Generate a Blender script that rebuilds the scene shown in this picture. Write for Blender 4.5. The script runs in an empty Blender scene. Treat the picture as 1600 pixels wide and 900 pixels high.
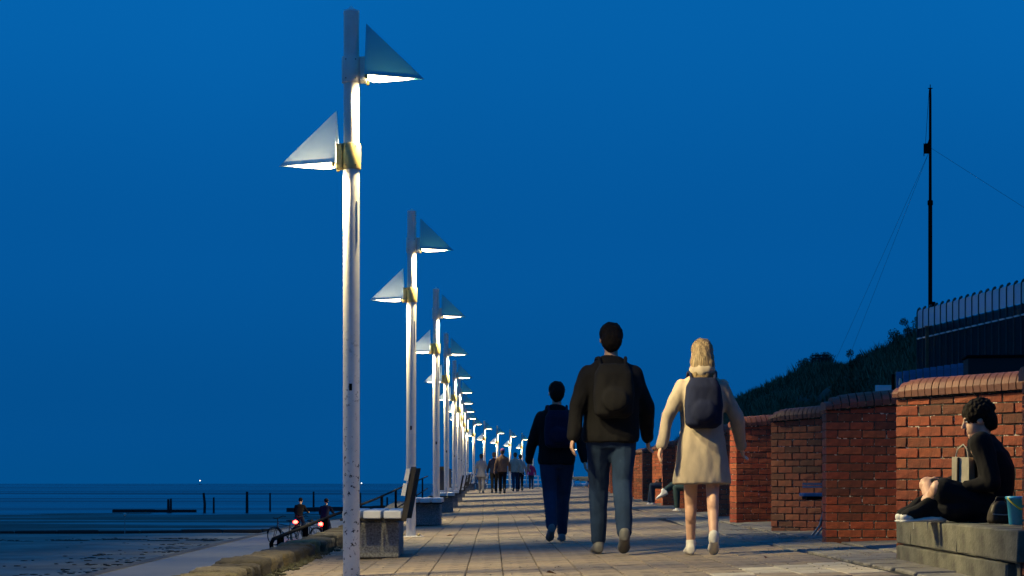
import bpy, math, random
import numpy as np
from mathutils import Vector, Matrix, noise
R = math.radians
rnd = random.Random(7)
sc = bpy.context.scene
COL = sc.collection

# ------------------------------------------------------------------ camera
EYE = 0.62
cam = bpy.data.cameras.new('camera'); camo = bpy.data.objects.new('camera', cam); COL.objects.link(camo)
camo.location = (0, 0, EYE); camo.rotation_euler = (R(90), 0, 0)
cam.sensor_width = 36; cam.lens = 67.5; cam.shift_y = 305/1600
cam.clip_start = 0.1; cam.clip_end = 20000
sc.camera = camo
sc.view_settings.view_transform = 'Standard'; sc.view_settings.look = 'None'
sc.view_settings.exposure = 0; sc.view_settings.gamma = 1

# ------------------------------------------------------------------ dusk sky
w = bpy.data.worlds.new("World"); sc.world = w; w.use_nodes = True
nt = w.node_tree; nt.nodes.clear()
wo = nt.nodes.new('ShaderNodeOutputWorld'); bg = nt.nodes.new('ShaderNodeBackground')
tc = nt.nodes.new('ShaderNodeTexCoord'); sx = nt.nodes.new('ShaderNodeSeparateXYZ')
rp = nt.nodes.new('ShaderNodeValToRGB'); rp.color_ramp.interpolation = 'EASE'
nt.links.new(tc.outputs['Generated'], sx.inputs[0]); nt.links.new(sx.outputs['Z'], rp.inputs[0])
el = rp.color_ramp.elements
el[0].position = 0.0; el[0].color = (0.0006, 0.078, 0.268, 1)
el[1].position = 1.0; el[1].color = (0.012, 0.120, 0.370, 1)
for p, c in ((0.03, (0.0008, 0.081, 0.285, 1)), (0.12, (0.0010, 0.096, 0.340, 1)), (0.25, (0.0013, 0.122, 0.415, 1)), (0.45, (0.010, 0.150, 0.460, 1))):
    e = el.new(p); e.color = c
nz = nt.nodes.new('ShaderNodeTexNoise'); nz.inputs['Scale'].default_value = 2.2; nz.inputs['Detail'].default_value = 2
nt.links.new(tc.outputs['Generated'], nz.inputs['Vector'])
mr = nt.nodes.new('ShaderNodeMapRange'); mr.inputs[1].default_value = .3; mr.inputs[2].default_value = .7
mr.inputs[3].default_value = .94; mr.inputs[4].default_value = 1.06
nt.links.new(nz.outputs['Fac'], mr.inputs[0])
nt.links.new(rp.outputs[0], bg.inputs['Color']); nt.links.new(mr.outputs[0], bg.inputs['Strength'])
nt.links.new(bg.outputs[0], wo.inputs[0])

# ------------------------------------------------------------------ lines of the place
LY = [-20, 14.07, 24.4, 34.4, 44.9, 55.5, 66, 76.5, 87, 97, 106.5, 115.6, 125.8, 134.4, 144, 154, 164, 174, 186, 197, 240]
LP = [None, 549, 642, 682, 698, 710, 717, 721, 725, 730, 740, 757, 777, 797, 815.5, 832.5, 850, 872, 895, 930, None]
LX = [0]*len(LY)
for i, (y, p) in enumerate(zip(LY, LP)):
    if p: LX[i] = (p-800)*y/3000
LX[0] = LX[1]+.011*34; LX[-1] = LX[-2]+9
def L(y): return float(np.interp(y, LY, LX))                       # lamp line
TY = [-20, 10.24, 13.9, 17.6, 21.8, 25.95, 49, 91, 104, 115, 125, 144, 164, 186, 240]
TX = [2.5, 2.715, 2.78, 2.88, 2.94, 3.03, 3.45, 3.66, 4.1, 4.6, 5.2, 7.0, 9.0, 12.5, 24]
def T(y): return float(np.interp(y, TY, TX))                       # line of the wall ends
def rise(y): return float(np.interp(y, [25, 45, 60, 75, 90, 110], [0, .04, .10, .20, .28, .30]))
def g(x, y): return .034*max(-2.5, min(3.4, x-(L(y)+1.2)))-.02 + rise(y)
def at(px, d): return (px-800)*d/3000
def zat(py, d): return EYE+(755-py)*d/3000

# ------------------------------------------------------------------ mesh builder
class MB:
    def __init__(s): s.v = []; s.f = []; s.sm = []
    def add(s, vs, fs, smooth=False):
        n = len(s.v); s.v += [tuple(v) for v in vs]; s.f += [tuple(i+n for i in f) for f in fs]; s.sm += [smooth]*len(fs); return s
    def box(s, c, d, rz=0, M=None, bev=0):
        hx, hy, hz = d[0]/2, d[1]/2, d[2]/2
        if bev:
            b = bev; vs = []; fs = []
            lay = [(-hz, b), (-hz+b, 0), (hz-b, 0), (hz, b)]
            for z, k in lay:
                x, y = hx-k, hy-k; e = b if k == 0 else b*.4
                vs += [(-x+e, -y, z), (x-e, -y, z), (x, -y+e, z), (x, y-e, z), (x-e, y, z), (-x+e, y, z), (-x, y-e, z), (-x, -y+e, z)]
            for l in range(3):
                for i in range(8):
                    j = (i+1) % 8; fs.append((l*8+i, l*8+j, l*8+8+j, l*8+8+i))
            fs += [tuple(range(7, -1, -1)), tuple(range(24, 32))]
        else:
            vs = [(-hx, -hy, -hz), (hx, -hy, -hz), (hx, hy, -hz), (-hx, hy, -hz), (-hx, -hy, hz), (hx, -hy, hz), (hx, hy, hz), (-hx, hy, hz)]
            fs = [(0, 3, 2, 1), (4, 5, 6, 7), (0, 1, 5, 4), (1, 2, 6, 5), (2, 3, 7, 6), (3, 0, 4, 7)]
        m = Matrix.Translation(c) @ Matrix.Rotation(rz, 4, 'Z')
        if M is not None: m = M @ m
        return s.add([m @ Vector(v) for v in vs], fs)
    def loft(s, rings, smooth=True, caps=True):
        n = len(rings[0]); vs = [p for r in rings for p in r]; fs = []
        for a in range(len(rings)-1):
            for i in range(n):
                j = (i+1) % n; fs.append((a*n+i, a*n+j, a*n+n+j, a*n+n+i))
        s.add(vs, fs, smooth)
        if caps:
            s.add(rings[0], [tuple(range(n-1, -1, -1))]); s.add(rings[-1], [tuple(range(n))])
        return s
    def tube(s, pts, r, n=8, caps=True, smooth=True):
        pts = [Vector(p) for p in pts]; rs = r if isinstance(r, (list, tuple)) else [r]*len(pts)
        rings = []; ref = None
        for i, p in enumerate(pts):
            t = (pts[min(i+1, len(pts)-1)]-pts[max(i-1, 0)]).normalized()
            if ref is None: ref = Vector((0, 0, 1)) if abs(t.z) < .9 else Vector((1, 0, 0))
            a = t.cross(ref).normalized(); b = a.cross(t).normalized(); ref = b
            rings.append([p+(a*math.cos(k*2*math.pi/n)+b*math.sin(k*2*math.pi/n))*rs[i] for k in range(n)])
        return s.loft([[*r_[::-1]] for r_ in rings], smooth, caps)
    def lathe(s, prof, c=(0, 0, 0), n=16, smooth=True):
        rings = [[(c[0]+r*math.cos(k*2*math.pi/n), c[1]+r*math.sin(k*2*math.pi/n), c[2]+z) for k in range(n)] for r, z in prof]
        return s.loft(rings, smooth)
    def ell(s, c, r, M=None, n=12, m=8):
        vs = [Vector((0, 0, -1))]; fs = []
        for j in range(1, m):
            t = -math.pi/2+math.pi*j/m
            vs += [Vector((math.cos(t)*math.cos(2*math.pi*i/n), math.cos(t)*math.sin(2*math.pi*i/n), math.sin(t))) for i in range(n)]
        vs.append(Vector((0, 0, 1)))
        for i in range(n):
            k = (i+1) % n; fs.append((0, 1+k, 1+i)); fs.append((len(vs)-1, 1+(m-2)*n+i, 1+(m-2)*n+k))
            for j in range(m-2): fs.append((1+j*n+i, 1+j*n+k, 1+(j+1)*n+k, 1+(j+1)*n+i))
        mm = M if M is not None else Matrix.Identity(3)
        return s.add([Vector(c)+mm @ Vector((v.x*r[0], v.y*r[1], v.z*r[2])) for v in vs], fs, True)
    def torus(s, c, R_, r, axis='X', n=24, m=6):
        vs = []; fs = []
        for i in range(n):
            a = 2*math.pi*i/n
            for j in range(m):
                b = 2*math.pi*j/m; q = R_+r*math.cos(b); h = r*math.sin(b)
                p = {'X': (h, q*math.cos(a), q*math.sin(a)), 'Y': (q*math.cos(a), h, q*math.sin(a)), 'Z': (q*math.cos(a), q*math.sin(a), h)}[axis]
                vs.append((c[0]+p[0], c[1]+p[1], c[2]+p[2]))
        for i in range(n):
            for j in range(m):
                fs.append((i*m+j, ((i+1) % n)*m+j, ((i+1) % n)*m+(j+1) % m, i*m+(j+1) % m))
        return s.add(vs, fs, True)
    def mesh(s, name, mat=None):
        me = bpy.data.meshes.new(name); me.from_pydata(s.v, [], s.f); me.update()
        me.polygons.foreach_set('use_smooth', s.sm)
        if mat: me.materials.append(mat)
        return me
    def build(s, name, mat, parent=None, **kw): return link(name, s.mesh(name, mat), parent, **kw)

def link(name, me, parent=None, loc=None, rot=None, scale=None, kind=None, label=None):
    o = bpy.data.objects.new(name, me); COL.objects.link(o)
    if parent: o.parent = parent
    if loc: o.location = loc
    if rot: o.rotation_euler = rot
    if scale: o.scale = scale
    if kind: o['kind'] = kind
    if label: o['label'] = label
    return o
def thing(name, label, cat, loc=(0, 0, 0), rz=0, group=None, scale=1):
    o = bpy.data.objects.new(name, None); COL.objects.link(o); o.location = loc; o.rotation_euler = (0, 0, rz); o.scale = (scale,)*3
    o.empty_display_size = .1
    return tag(o, label, cat, group)
def tag(o, label, cat, group=None):
    o['label'] = label; o['category'] = cat
    if group: o['group'] = group
    return o
KIDS = {}
def copy_tree(o, parent=None, kids=None):
    c = o.copy(); COL.objects.link(c); c.parent = parent
    for ch in (kids or KIDS)[o.name] if o.name in (kids or KIDS) else []: copy_tree(ch, c, kids)
    return c
def index_kids():
    KIDS.clear()
    for o in bpy.data.objects:
        if o.parent: KIDS.setdefault(o.parent.name, []).append(o)

# ------------------------------------------------------------------ materials
def mat(name, col, rough=.7, var=.0, scale=8, col2=None, bump=0, bscale=40, metal=0, rand=None, island=False, spec=.5, detail=4, stretch=None, extra=None):
    m = bpy.data.materials.new(name); m.use_nodes = True; t = m.node_tree; b = t.nodes['Principled BSDF']
    b.inputs['Roughness'].default_value = rough; b.inputs['Metallic'].default_value = metal
    b.inputs['Specular IOR Level'].default_value = spec
    c2 = col2 or tuple(max(0, c*(1-var)) for c in col)
    tcn = t.nodes.new('ShaderNodeTexCoord'); src = tcn.outputs['Object']
    if stretch:
        mp = t.nodes.new('ShaderNodeMapping'); mp.inputs['Scale'].default_value = stretch; t.links.new(src, mp.inputs[0]); src = mp.outputs[0]
    n = t.nodes.new('ShaderNodeTexNoise'); n.inputs['Scale'].default_value = scale; n.inputs['Detail'].default_value = detail; n.inputs['Roughness'].default_value = .65
    t.links.new(src, n.inputs['Vector'])
    r = t.nodes.new('ShaderNodeMapRange'); r.inputs[1].default_value = .35; r.inputs[2].default_value = .65
    t.links.new(n.outputs['Fac'], r.inputs[0])
    mx = t.nodes.new('ShaderNodeMix'); mx.data_type = 'RGBA'; t.links.new(r.outputs[0], mx.inputs[0])
    mx.inputs[6].default_value = (*col, 1); mx.inputs[7].default_value = (*c2, 1)
    out = mx.outputs[2]
    if rand:
        if island: q = t.nodes.new('ShaderNodeNewGeometry').outputs['Random Per Island']
        else: q = t.nodes.new('ShaderNodeObjectInfo').outputs['Random']
        rr = t.nodes.new('ShaderNodeValToRGB'); rr.color_ramp.interpolation = 'LINEAR'
        e = rr.color_ramp.elements; e[0].color = (*rand[0], 1); e[1].color = (*rand[-1], 1)
        for k, c in enumerate(rand[1:-1]):
            x = e.new((k+1)/(len(rand)-1)); x.color = (*c, 1)
        t.links.new(q, rr.inputs[0])
        m2 = t.nodes.new('ShaderNodeMix'); m2.data_type = 'RGBA'; m2.blend_type = 'MULTIPLY'; m2.inputs[0].default_value = 1
        t.links.new(out, m2.inputs[6]); t.links.new(rr.outputs[0], m2.inputs[7]); out = m2.outputs[2]
    t.links.new(out, b.inputs['Base Color'])
    if bump:
        bn = t.nodes.new('ShaderNodeTexNoise'); bn.inputs['Scale'].default_value = bscale; bn.inputs['Detail'].default_value = 5
        t.links.new(src, bn.inputs['Vector'])
        bp = t.nodes.new('ShaderNodeBump'); bp.inputs['Strength'].default_value = bump; bp.inputs['Distance'].default_value = .01
        t.links.new(bn.outputs['Fac'], bp.inputs['Height']); t.links.new(bp.outputs[0], b.inputs['Normal'])
    if extra: extra(t, b, out, src)
    return m
def specks(color, scale, lo, hi, zlo=None, zhi=None):
    def f(t, b, out, src):
        v = t.nodes.new('ShaderNodeTexNoise'); v.inputs['Scale'].default_value = scale; v.inputs['Detail'].default_value = 6; v.inputs['Roughness'].default_value = .7
        t.links.new(src, v.inputs['Vector'])
        r = t.nodes.new('ShaderNodeMapRange'); r.inputs[1].default_value = lo; r.inputs[2].default_value = hi; t.links.new(v.outputs['Fac'], r.inputs[0])
        fac = r.outputs[0]
        if zhi is not None:
            sp = t.nodes.new('ShaderNodeSeparateXYZ'); t.links.new(src, sp.inputs[0])
            z = t.nodes.new('ShaderNodeMapRange'); z.inputs[1].default_value = zhi; z.inputs[2].default_value = zlo; t.links.new(sp.outputs['Z'], z.inputs[0])
            mm = t.nodes.new('ShaderNodeMath'); mm.operation = 'MULTIPLY'; t.links.new(fac, mm.inputs[0]); t.links.new(z.outputs[0], mm.inputs[1]); fac = mm.outputs[0]
        mx = t.nodes.new('ShaderNodeMix'); mx.data_type = 'RGBA'; t.links.new(fac, mx.inputs[0]); t.links.new(out, mx.inputs[6]); mx.inputs[7].default_value = (*color, 1)
        t.links.new(mx.outputs[2], b.inputs['Base Color'])
    return f
BR = [(1, .9, .9), (.8, .55, .5), (1.15, 1.25, 1.1), (.95, .8, .7), (.45, .5, .55), (1.2, 1.0, .8), (.9, .7, .7), (1.1, 1.1, 1.0), (.38, .42, .45), (1.05, .95, .9)]
lime = specks((.55, .5, .42), 38, .70, .76)
M_BRICK = mat('brick red', (.32, .074, .028), .75, .45, 14, bump=.6, bscale=60, rand=BR, extra=lime)
M_BRICKI = mat('brick red joined', (.33, .082, .032), .75, .35, 14, bump=.5, bscale=60, rand=BR, island=True)
M_COPE = mat('coping brick', (.19, .074, .050), .6, .3, 9, bump=.35, bscale=50, rand=[(1, .9, .9), (.8, .7, .8), (1.1, 1.0, .9), (.9, .8, .7)], extra=specks((.5, .45, .4), 30, .72, .78))
M_COPEI = mat('coping brick joined', (.19, .074, .050), .6, .3, 9, bump=.35, rand=[(1, .9, .9), (.8, .7, .8), (1.1, 1.0, .9)], island=True)
M_MORT = mat('dark mortar', (.055, .05, .045), .95, .5, 30, bump=.6, extra=specks((.6, .55, .45), 26, .57, .62))
PV = [(1, 1, 1), (.82, .8, .8), (1.12, 1.08, 1.0), (.92, .88, .82), (1.05, .98, .9), (.75, .74, .74)]
stain = specks((.07, .062, .055), 3.1, .52, .78)
M_PAVE = mat('paver sandstone', (.29, .24, .185), .78, .45, 9, bump=.35, bscale=90, rand=PV, extra=stain)
M_PAVEI = mat('paver joined', (.29, .24, .185), .78, .45, 9, bump=.35, bscale=90, rand=PV, island=True, extra=stain)
M_PALE2 = mat('pale slab', (.48, .45, .38), .8, .3, 4, bump=.4, bscale=60, rand=PV)
M_SLAB = mat('grey slab', (.23, .225, .215), .82, .4, 4, bump=.5, bscale=50, rand=PV, extra=specks((.06, .06, .06), 3.3, .56, .7))
M_BED = mat('joint sand', (.025, .023, .02), .95, .4, 20, bump=.5)
M_LAMP = mat('white lamp paint', (.72, .70, .66), .38, .12, 5, bump=.05, bscale=20)
M_LAMP1 = mat('chipped lamp paint', (.72, .70, .66), .42, .14, 5, bump=.12, bscale=30, extra=specks((.015, .013, .012), 30, .590, .615, .65, 2.1))
M_SAIL = mat('lit lamp hood', (.72, .84, .88), .5, .06, 3)  # left hood coloured lighter, as if lit by the lamp above it
M_SAIL_UNLIT = mat('teal lamp hood', (.09, .40, .52), .5, .08, 3)  # right hood of the same kind, coloured darker teal as the unlit one
M_DARK = mat('dark painted steel', (.003, .003, .004), .8, .3, 10, spec=.05)
M_BENCHM = mat('bench steel', (.035, .03, .024), .5, .4, 12)
M_PLANK = mat('white bench plank', (.66, .67, .68), .5, .15, 6, bump=.1, bscale=30, stretch=(1, .1, 1))
M_GRAN = mat('exposed aggregate', (.30, .305, .31), .8, .0, 60, col2=(.08, .083, .088), bump=.8, bscale=130, detail=6)
M_CONC = mat('weathered concrete', (.16, .155, .125), .9, .5, 5, bump=.7, bscale=45, rand=[(1, 1, .95), (.8, .8, .8), (1.1, 1.1, 1)], extra=specks((.055, .05, .045), 6, .52, .72))
M_KERB = mat('rough kerb stone', (.115, .10, .065), .9, .0, 7, col2=(.05, .046, .04), bump=1, bscale=28, rand=[(1.9, 1.7, .9), (.35, .33, .3), (1.2, 1.1, .9), (.2, .2, .2), (1.5, 1.3, .8), (.5, .48, .46)])
M_LOWP = mat('lower promenade concrete', (.24, .245, .25), .8, .12, .35, bump=.1, bscale=12)
M_WALLC = mat('sea wall concrete', (.12, .12, .115), .9, .4, 2, bump=.4)
M_BARK = mat('old timber', (.03, .027, .025), .9, .4, 10)
M_BOAT = mat('ship hull', (.03, .035, .05), .6)
M_GRASS0 = mat('dune soil', (.035, .042, .022), .95, .5, .5, bump=.8, bscale=4)
M_GRASS = mat('marram grass', (.062, .066, .034), .8, .0, .12, col2=(.13, .11, .06), rand=[(1, 1, 1), (.6, .65, .6), (1.25, 1.2, 1.1), (.8, .9, .7)], island=True)
M_LEAF = mat('shrub leaf', (.04, .06, .025), .7, .5, 1.2, rand=[(1, 1, 1), (.6, .7, .6), (1.2, 1.2, 1)], island=True)
M_TERR = mat('terrace paving', (.2, .2, .19), .9, .3, 1)
M_SKINc = mat('skin', (.52, .31, .22), .5, .12, 12, spec=.4)
def emis(name, col, s):
    m = bpy.data.materials.new(name); m.use_nodes = True; b = m.node_tree.nodes['Principled BSDF']
    b.inputs['Base Color'].default_value = (*col, 1); b.inputs['Emission Color'].default_value = (*col, 1); b.inputs['Emission Strength'].default_value = s
    return m
M_GLOW = emis('lamp diffuser', (1, .80, .42), 14)
def translucent(m, f, c=(.75, .8, .8)):
    t = m.node_tree; b = t.nodes['Principled BSDF']; tr = t.nodes.new('ShaderNodeBsdfTranslucent'); tr.inputs[0].default_value = (*c, 1); mx = t.nodes.new('ShaderNodeMixShader'); mx.inputs[0].default_value = f
    out = [n_ for n_ in t.nodes if n_.type == 'OUTPUT_MATERIAL'][0]; t.links.new(b.outputs[0], mx.inputs[1]); t.links.new(tr.outputs[0], mx.inputs[2]); t.links.new(mx.outputs[0], out.inputs[0])
translucent(M_SAIL, .075, (.60, .72, 1.0)); translucent(M_SAIL_UNLIT, .012, (.2, .8, .8))
M_RED = emis('red tail light', (1, .03, .02), 30)
M_SHIPL = emis('ship light', (1, .9, .75), 4)

# ------------------------------------------------------------------ ground sheets
def sheet(name, ys, xf, zf, mat_, kind='structure', parent=None):
    b = MB(); vs = []; k = None
    for y in ys:
        xs = xf(y); k = len(xs); vs += [(x, y, zf(x, y)) for x in xs]
    fs = []
    for i in range(len(ys)-1):
        for j in range(k-1): a = i*k+j; fs.append((a, a+1, a+k+1, a+k))
    b.add(vs, fs, True)
    return b.build(name, mat_, parent, kind=kind)
# far pavement pattern
def far_extra(t, b, out, src):
    br = t.nodes.new('ShaderNodeTexBrick'); br.inputs['Scale'].default_value = 1
    br.inputs['Brick Width'].default_value = .27; br.inputs['Row Height'].default_value = .4; br.inputs['Mortar Size'].default_value = .008
    br.inputs['Color1'].default_value = (.30, .245, .18, 1); br.inputs['Color2'].default_value = (.25, .20, .15, 1); br.inputs['Mortar'].default_value = (.06, .055, .05, 1)
    t.links.new(src, br.inputs['Vector'])
    mx = t.nodes.new('ShaderNodeMix'); mx.data_type = 'RGBA'; mx.blend_type = 'MULTIPLY'; mx.inputs[0].default_value = .5
    t.links.new(br.outputs['Color'], mx.inputs[6]); t.links.new(out, mx.inputs[7]); t.links.new(br.outputs['Color'], b.inputs['Base Color'])
M_PFAR = mat('far paving', (.36, .315, .255), .8, .3, 3, bump=.2, extra=far_extra)
NEAR_END = 62.0
ys = [y*1.0 for y in range(-10, 63, 2)]
pave = sheet('pavement', ys, lambda y: [L(y)-1.0+(T(y)+3.2-L(y)+1.0)*k/12 for k in range(13)], lambda x, y: g(x, y)-.016, M_BED)
ysf = [NEAR_END+i*2 for i in range(0, 86)]
sheet('far_pavement', ysf, lambda y: [L(y)-1.0+(T(y)+3.2-L(y)+1.0)*k/12 for k in range(13)], lambda x, y: g(x, y), M_PFAR)

def paver_mesh(w, l, m_, seed, h=.05, bev=.006):
    b = MB().box((0, 0, -h/2), (w+.002, l-.007, h), bev=bev); r = random.Random(seed)
    b.v = [(x+r.uniform(-.0015, .0015), y+r.uniform(-.002, .002), z+(r.uniform(-.0012, .0012) if z > -.01 else 0)) for x, y, z in b.v]
    return b.mesh('paver', m_)
PM = [paver_mesh(.262, .392, M_PAVE, s) for s in range(6)]; PMP = [paver_mesh(.262, .392, M_PALE2, s) for s in range(3)]
tilt = -math.atan(.034)
n_paver = 0
def bound(y): return 2.42-.02*(y-14) if y < 24 else T(y)-.75
row = 0; y = 11.9; joined = MB()
def add_joined(bm, w, l, x, y, z, rz, h=.04):
    m = Matrix.Translation((x, y, z)) @ Matrix.Rotation(rz, 4, 'Z') @ Matrix.Rotation(tilt, 4, 'Y')
    hx, hy = w/2, l/2; b_ = .006
    vs = [(-hx, -hy, -h), (hx, -hy, -h), (hx, hy, -h), (-hx, hy, -h), (-hx, -hy, -b_), (hx, -hy, -b_), (hx, hy, -b_), (-hx, hy, -b_), (-hx+b_, -hy+b_, 0), (hx-b_, -hy+b_, 0), (hx-b_, hy-b_, 0), (-hx+b_, hy-b_, 0)]
    fs = [(0, 1, 5, 4), (1, 2, 6, 5), (2, 3, 7, 6), (3, 0, 4, 7), (4, 5, 9, 8), (5, 6, 10, 9), (6, 7, 11, 10), (7, 4, 8, 11), (8, 9, 10, 11)]
    bm.add([m @ Vector(v) for v in vs], fs)
while y < NEAR_END:
    slope = math.atan(L(y+.5)-L(y-.5))
    c0 = -3; k = c0
    while True:
        off = (k+.5)*.27+.03
        yy = y+(.2 if k % 2 else 0)+rnd.uniform(-.002, .002)
        x = L(yy)+off
        if x > bound(yy): break
        z = g(x, yy)+rnd.uniform(-.0015, .0022)
        vis = yy*(-.6) < x
        if n_paver < 296 and 12.3 < yy < 19.5 and x > at(400, yy) and x < at(1420, yy):
            link('paver', PMP[rnd.randrange(3)] if x > 1.25 and yy < 12.75+(x-1.25)*.8 else PM[rnd.randrange(6)], pave, (x, yy, z), (rnd.uniform(-.002, .002), tilt+rnd.uniform(-.002, .002), -slope)); n_paver += 1
        else: add_joined(joined, .264, .385, x, yy, z, -slope)
        k += 1
    y += .4
joined.build('paver_field', M_PAVEI, pave, kind='stuff')
# bigger, rougher slabs beside the walls
SM = [paver_mesh(.60, .62, M_SLAB, 20+s, h=.06, bev=.01) for s in range(4)]
y = 9.0; n = 0
while y < 34:
    x = bound(y+.3)+.32
    while x < 5.2:
        sxx = rnd.uniform(.9, 1.0)
        link('slab', SM[rnd.randrange(4)], pave, (x, y+rnd.uniform(-.02, .02), g(x, y)+rnd.uniform(-.006, .004)), (rnd.uniform(-.006, .006), tilt*.8+rnd.uniform(-.008, .006), rnd.uniform(-.02, .02)), (sxx, 1, 1)); n += 1
        x += .625
    y += .64
far_s = MB()
while y < NEAR_END:
    x = bound(y+.3)+.32
    while x < T(y)+2.6:
        add_joined(far_s, .6, .62, x, y, g(x, y)+rnd.uniform(-.003, .003), 0); x += .625
    y += .64
far_s.build('slab_field', M_PAVEI, pave, kind='stuff')
# sandy grit gathered in the gaps
gr = MB()
for _ in range(2200):
    yy = rnd.uniform(12.3, 24); x = (T(yy)-abs(rnd.gauss(0, .35))) if rnd.random() < .6 else (L(yy)+rnd.uniform(-.6, 3.3)); s_ = rnd.uniform(.002, .006)
    gr.ell((x, yy, g(x, yy)+s_*.4), (s_*rnd.uniform(1, 1.8), s_, s_*.7), n=5, m=3)
gr.build('grit', mat('sand grit', (.3, .26, .2), .9, .5, 30), None, kind='stuff')
# dry leaves
LEAFM = MB().add([(0, 0, 0), (.025, .012, .012), (.05, 0, .004), (.025, -.012, .006), (.02, 0, .001)], [(0, 4, 1), (4, 2, 1), (4, 3, 2), (0, 3, 4)]).mesh('dry_leaf', mat('dry leaf', (.16, .07, .03), .8, .4, 30))
for i, (px, d, wh) in enumerate(((697, 24.1, 'just right of the foot of the second lamp'), (1196, 14.6, 'on the paving far right'), (870, 13.3, 'on the paving ahead of the walkers'))):
    x = at(px, d); tag(link('dry_leaf', LEAFM, None, (x, d, g(x, d)+.004), (0, 0, i*1.3), (1.8, 1.8, 1.8)), 'small curled brown leaf '+wh, 'leaf', 'dry leaves on the paving')

# kerb wall of rough stones on the sea side
kerb = thing('kerb_wall', 'low rough stone kerb along the sea edge of the promenade, patched yellow and black', 'kerb')
kb = MB()
for yy in range(5, 200, 3):
    for q in (0,): 
        x0, x1 = L(yy)-.88, L(yy+3)-.88
        z0, z1 = g(x0, yy), g(x1, yy+3)
        kb.add([(x0-.14, yy, z0-.4), (x0+.14, yy, z0-.4), (x0+.14, yy, z0+.07), (x0-.14, yy, z0+.07), (x1-.14, yy+3, z1-.4), (x1+.14, yy+3, z1-.4), (x1+.14, yy+3, z1+.07), (x1-.14, yy+3, z1+.07)],
               [(1, 5, 6, 2), (3, 2, 6, 7), (0, 3, 7, 4)])
kb.build('mortar_bed', M_WALLC, kerb)
def stone_mesh(seed):
    r = random.Random(seed); b = MB().ell((0, 0, 0), (1, 1, 1), n=20, m=13); out = []
    for v in b.v:
        v = Vector(v); k = 1/max(abs(v.x)**9+abs(v.y)**9+abs(v.z)**9, 1e-6)**(1/9)
        p = v*k; nn = noise.noise(p*1.6+Vector((seed*9, 0, 0)))*.10+noise.noise(p*5+Vector((seed*5, 3, 0)))*.09
        out.append(tuple(p*(1+nn)*.5))
    b.v = out; return b.mesh('stone', M_KERB)
STM = [stone_mesh(s) for s in range(6)]
y = 9.0; n = 0; ks = MB()
while y < 75:
    ln = rnd.uniform(.34, .75); yy = y+ln/2; x = L(yy)-.86; z = g(x, yy)
    hh = rnd.uniform(.155, .185)
    if n < 120:
        link('stone', STM[rnd.randrange(6)], kerb, (x+rnd.uniform(-.015, .015), yy, z+hh/2-.045), (rnd.uniform(-.02, .02), rnd.uniform(-.04, .04), rnd.uniform(-.08, .08)), (rnd.uniform(.32, .38), ln-.07, hh)); n += 1
    else: ks.box((x, yy, z+hh/2-.05), (.34, ln*.93, hh), bev=.03)
    y += ln
ks.build('far_stone', M_KERB, kerb, kind='stuff')
# weeds / rubble along the inner foot of the kerb
wd = MB()
for _ in range(700):
    yy = rnd.uniform(12, 30); x = L(yy)-.66+abs(rnd.gauss(0, .05)); z = g(x, yy); s_ = rnd.uniform(.008, .03)
    if rnd.random() < .5: wd.ell((x, yy, z+s_*.3), (s_, s_*1.2, s_*.5), n=5, m=4)
    else:
        for q in range(4):
            a = rnd.uniform(0, 6.28); l = rnd.uniform(.02, .06)
            wd.add([(x-.003, yy, z), (x+.003, yy, z), (x+math.cos(a)*l*.6, yy+math.sin(a)*l*.6, z+l)], [(0, 1, 2)])
wd.build('kerb_weeds', mat('weeds and rubble', (.07, .07, .04), .9, .5, 30), None, kind='stuff')

# ramp beside the promenade, lower promenade, beach, sea
def rz_(y): return -.95+.0168*(y-18.7)  # height of the ramp surface
rb = MB()
for yy in range(8, 72, 2):
    xs = [L(yy)-1.02, L(yy)-2.45]; xe = [L(yy+2)-1.02, L(yy+2)-2.45]
    a, b_ = min(rz_(yy), -.08+rise(yy)), min(rz_(yy+2), -.08+rise(yy))
    rb.add([(xs[1], yy, a), (xs[0], yy, a), (xe[0], yy+2, b_), (xe[1], yy+2, b_), (xs[1], yy, -2.4), (xe[1], yy+2, -2.4)], [(0, 1, 2, 3), (4, 0, 3, 5)])
rb.build('ramp', M_WALLC, None, kind='structure')
sw = MB()
for yy in range(-10, 232, 2):
    x0, x1 = L(yy)-1.015, L(yy+2)-1.015
    sw.add([(x0, yy, -2.6), (x0, yy, g(x0, yy)+.04), (x1, yy+2, g(x1, yy+2)+.04), (x1, yy+2, -2.6)], [(0, 1, 2, 3)])
tag(sw.build('sea_wall', M_WALLC), 'dark concrete sea wall under the seaward edge of the promenade', 'sea wall')
LOWZ = EYE-2.27
def lowx(y): return -10.3-.021*(y-45) if y < 110 else -11.6+(y-110)*.09
sheet('lower_promenade', [-20+i*6 for i in range(48)], lambda y: [lowx(y)+(L(y)-1.0-lowx(y))*k/4 for k in range(5)], lambda x, y: LOWZ, M_LOWP)
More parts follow.
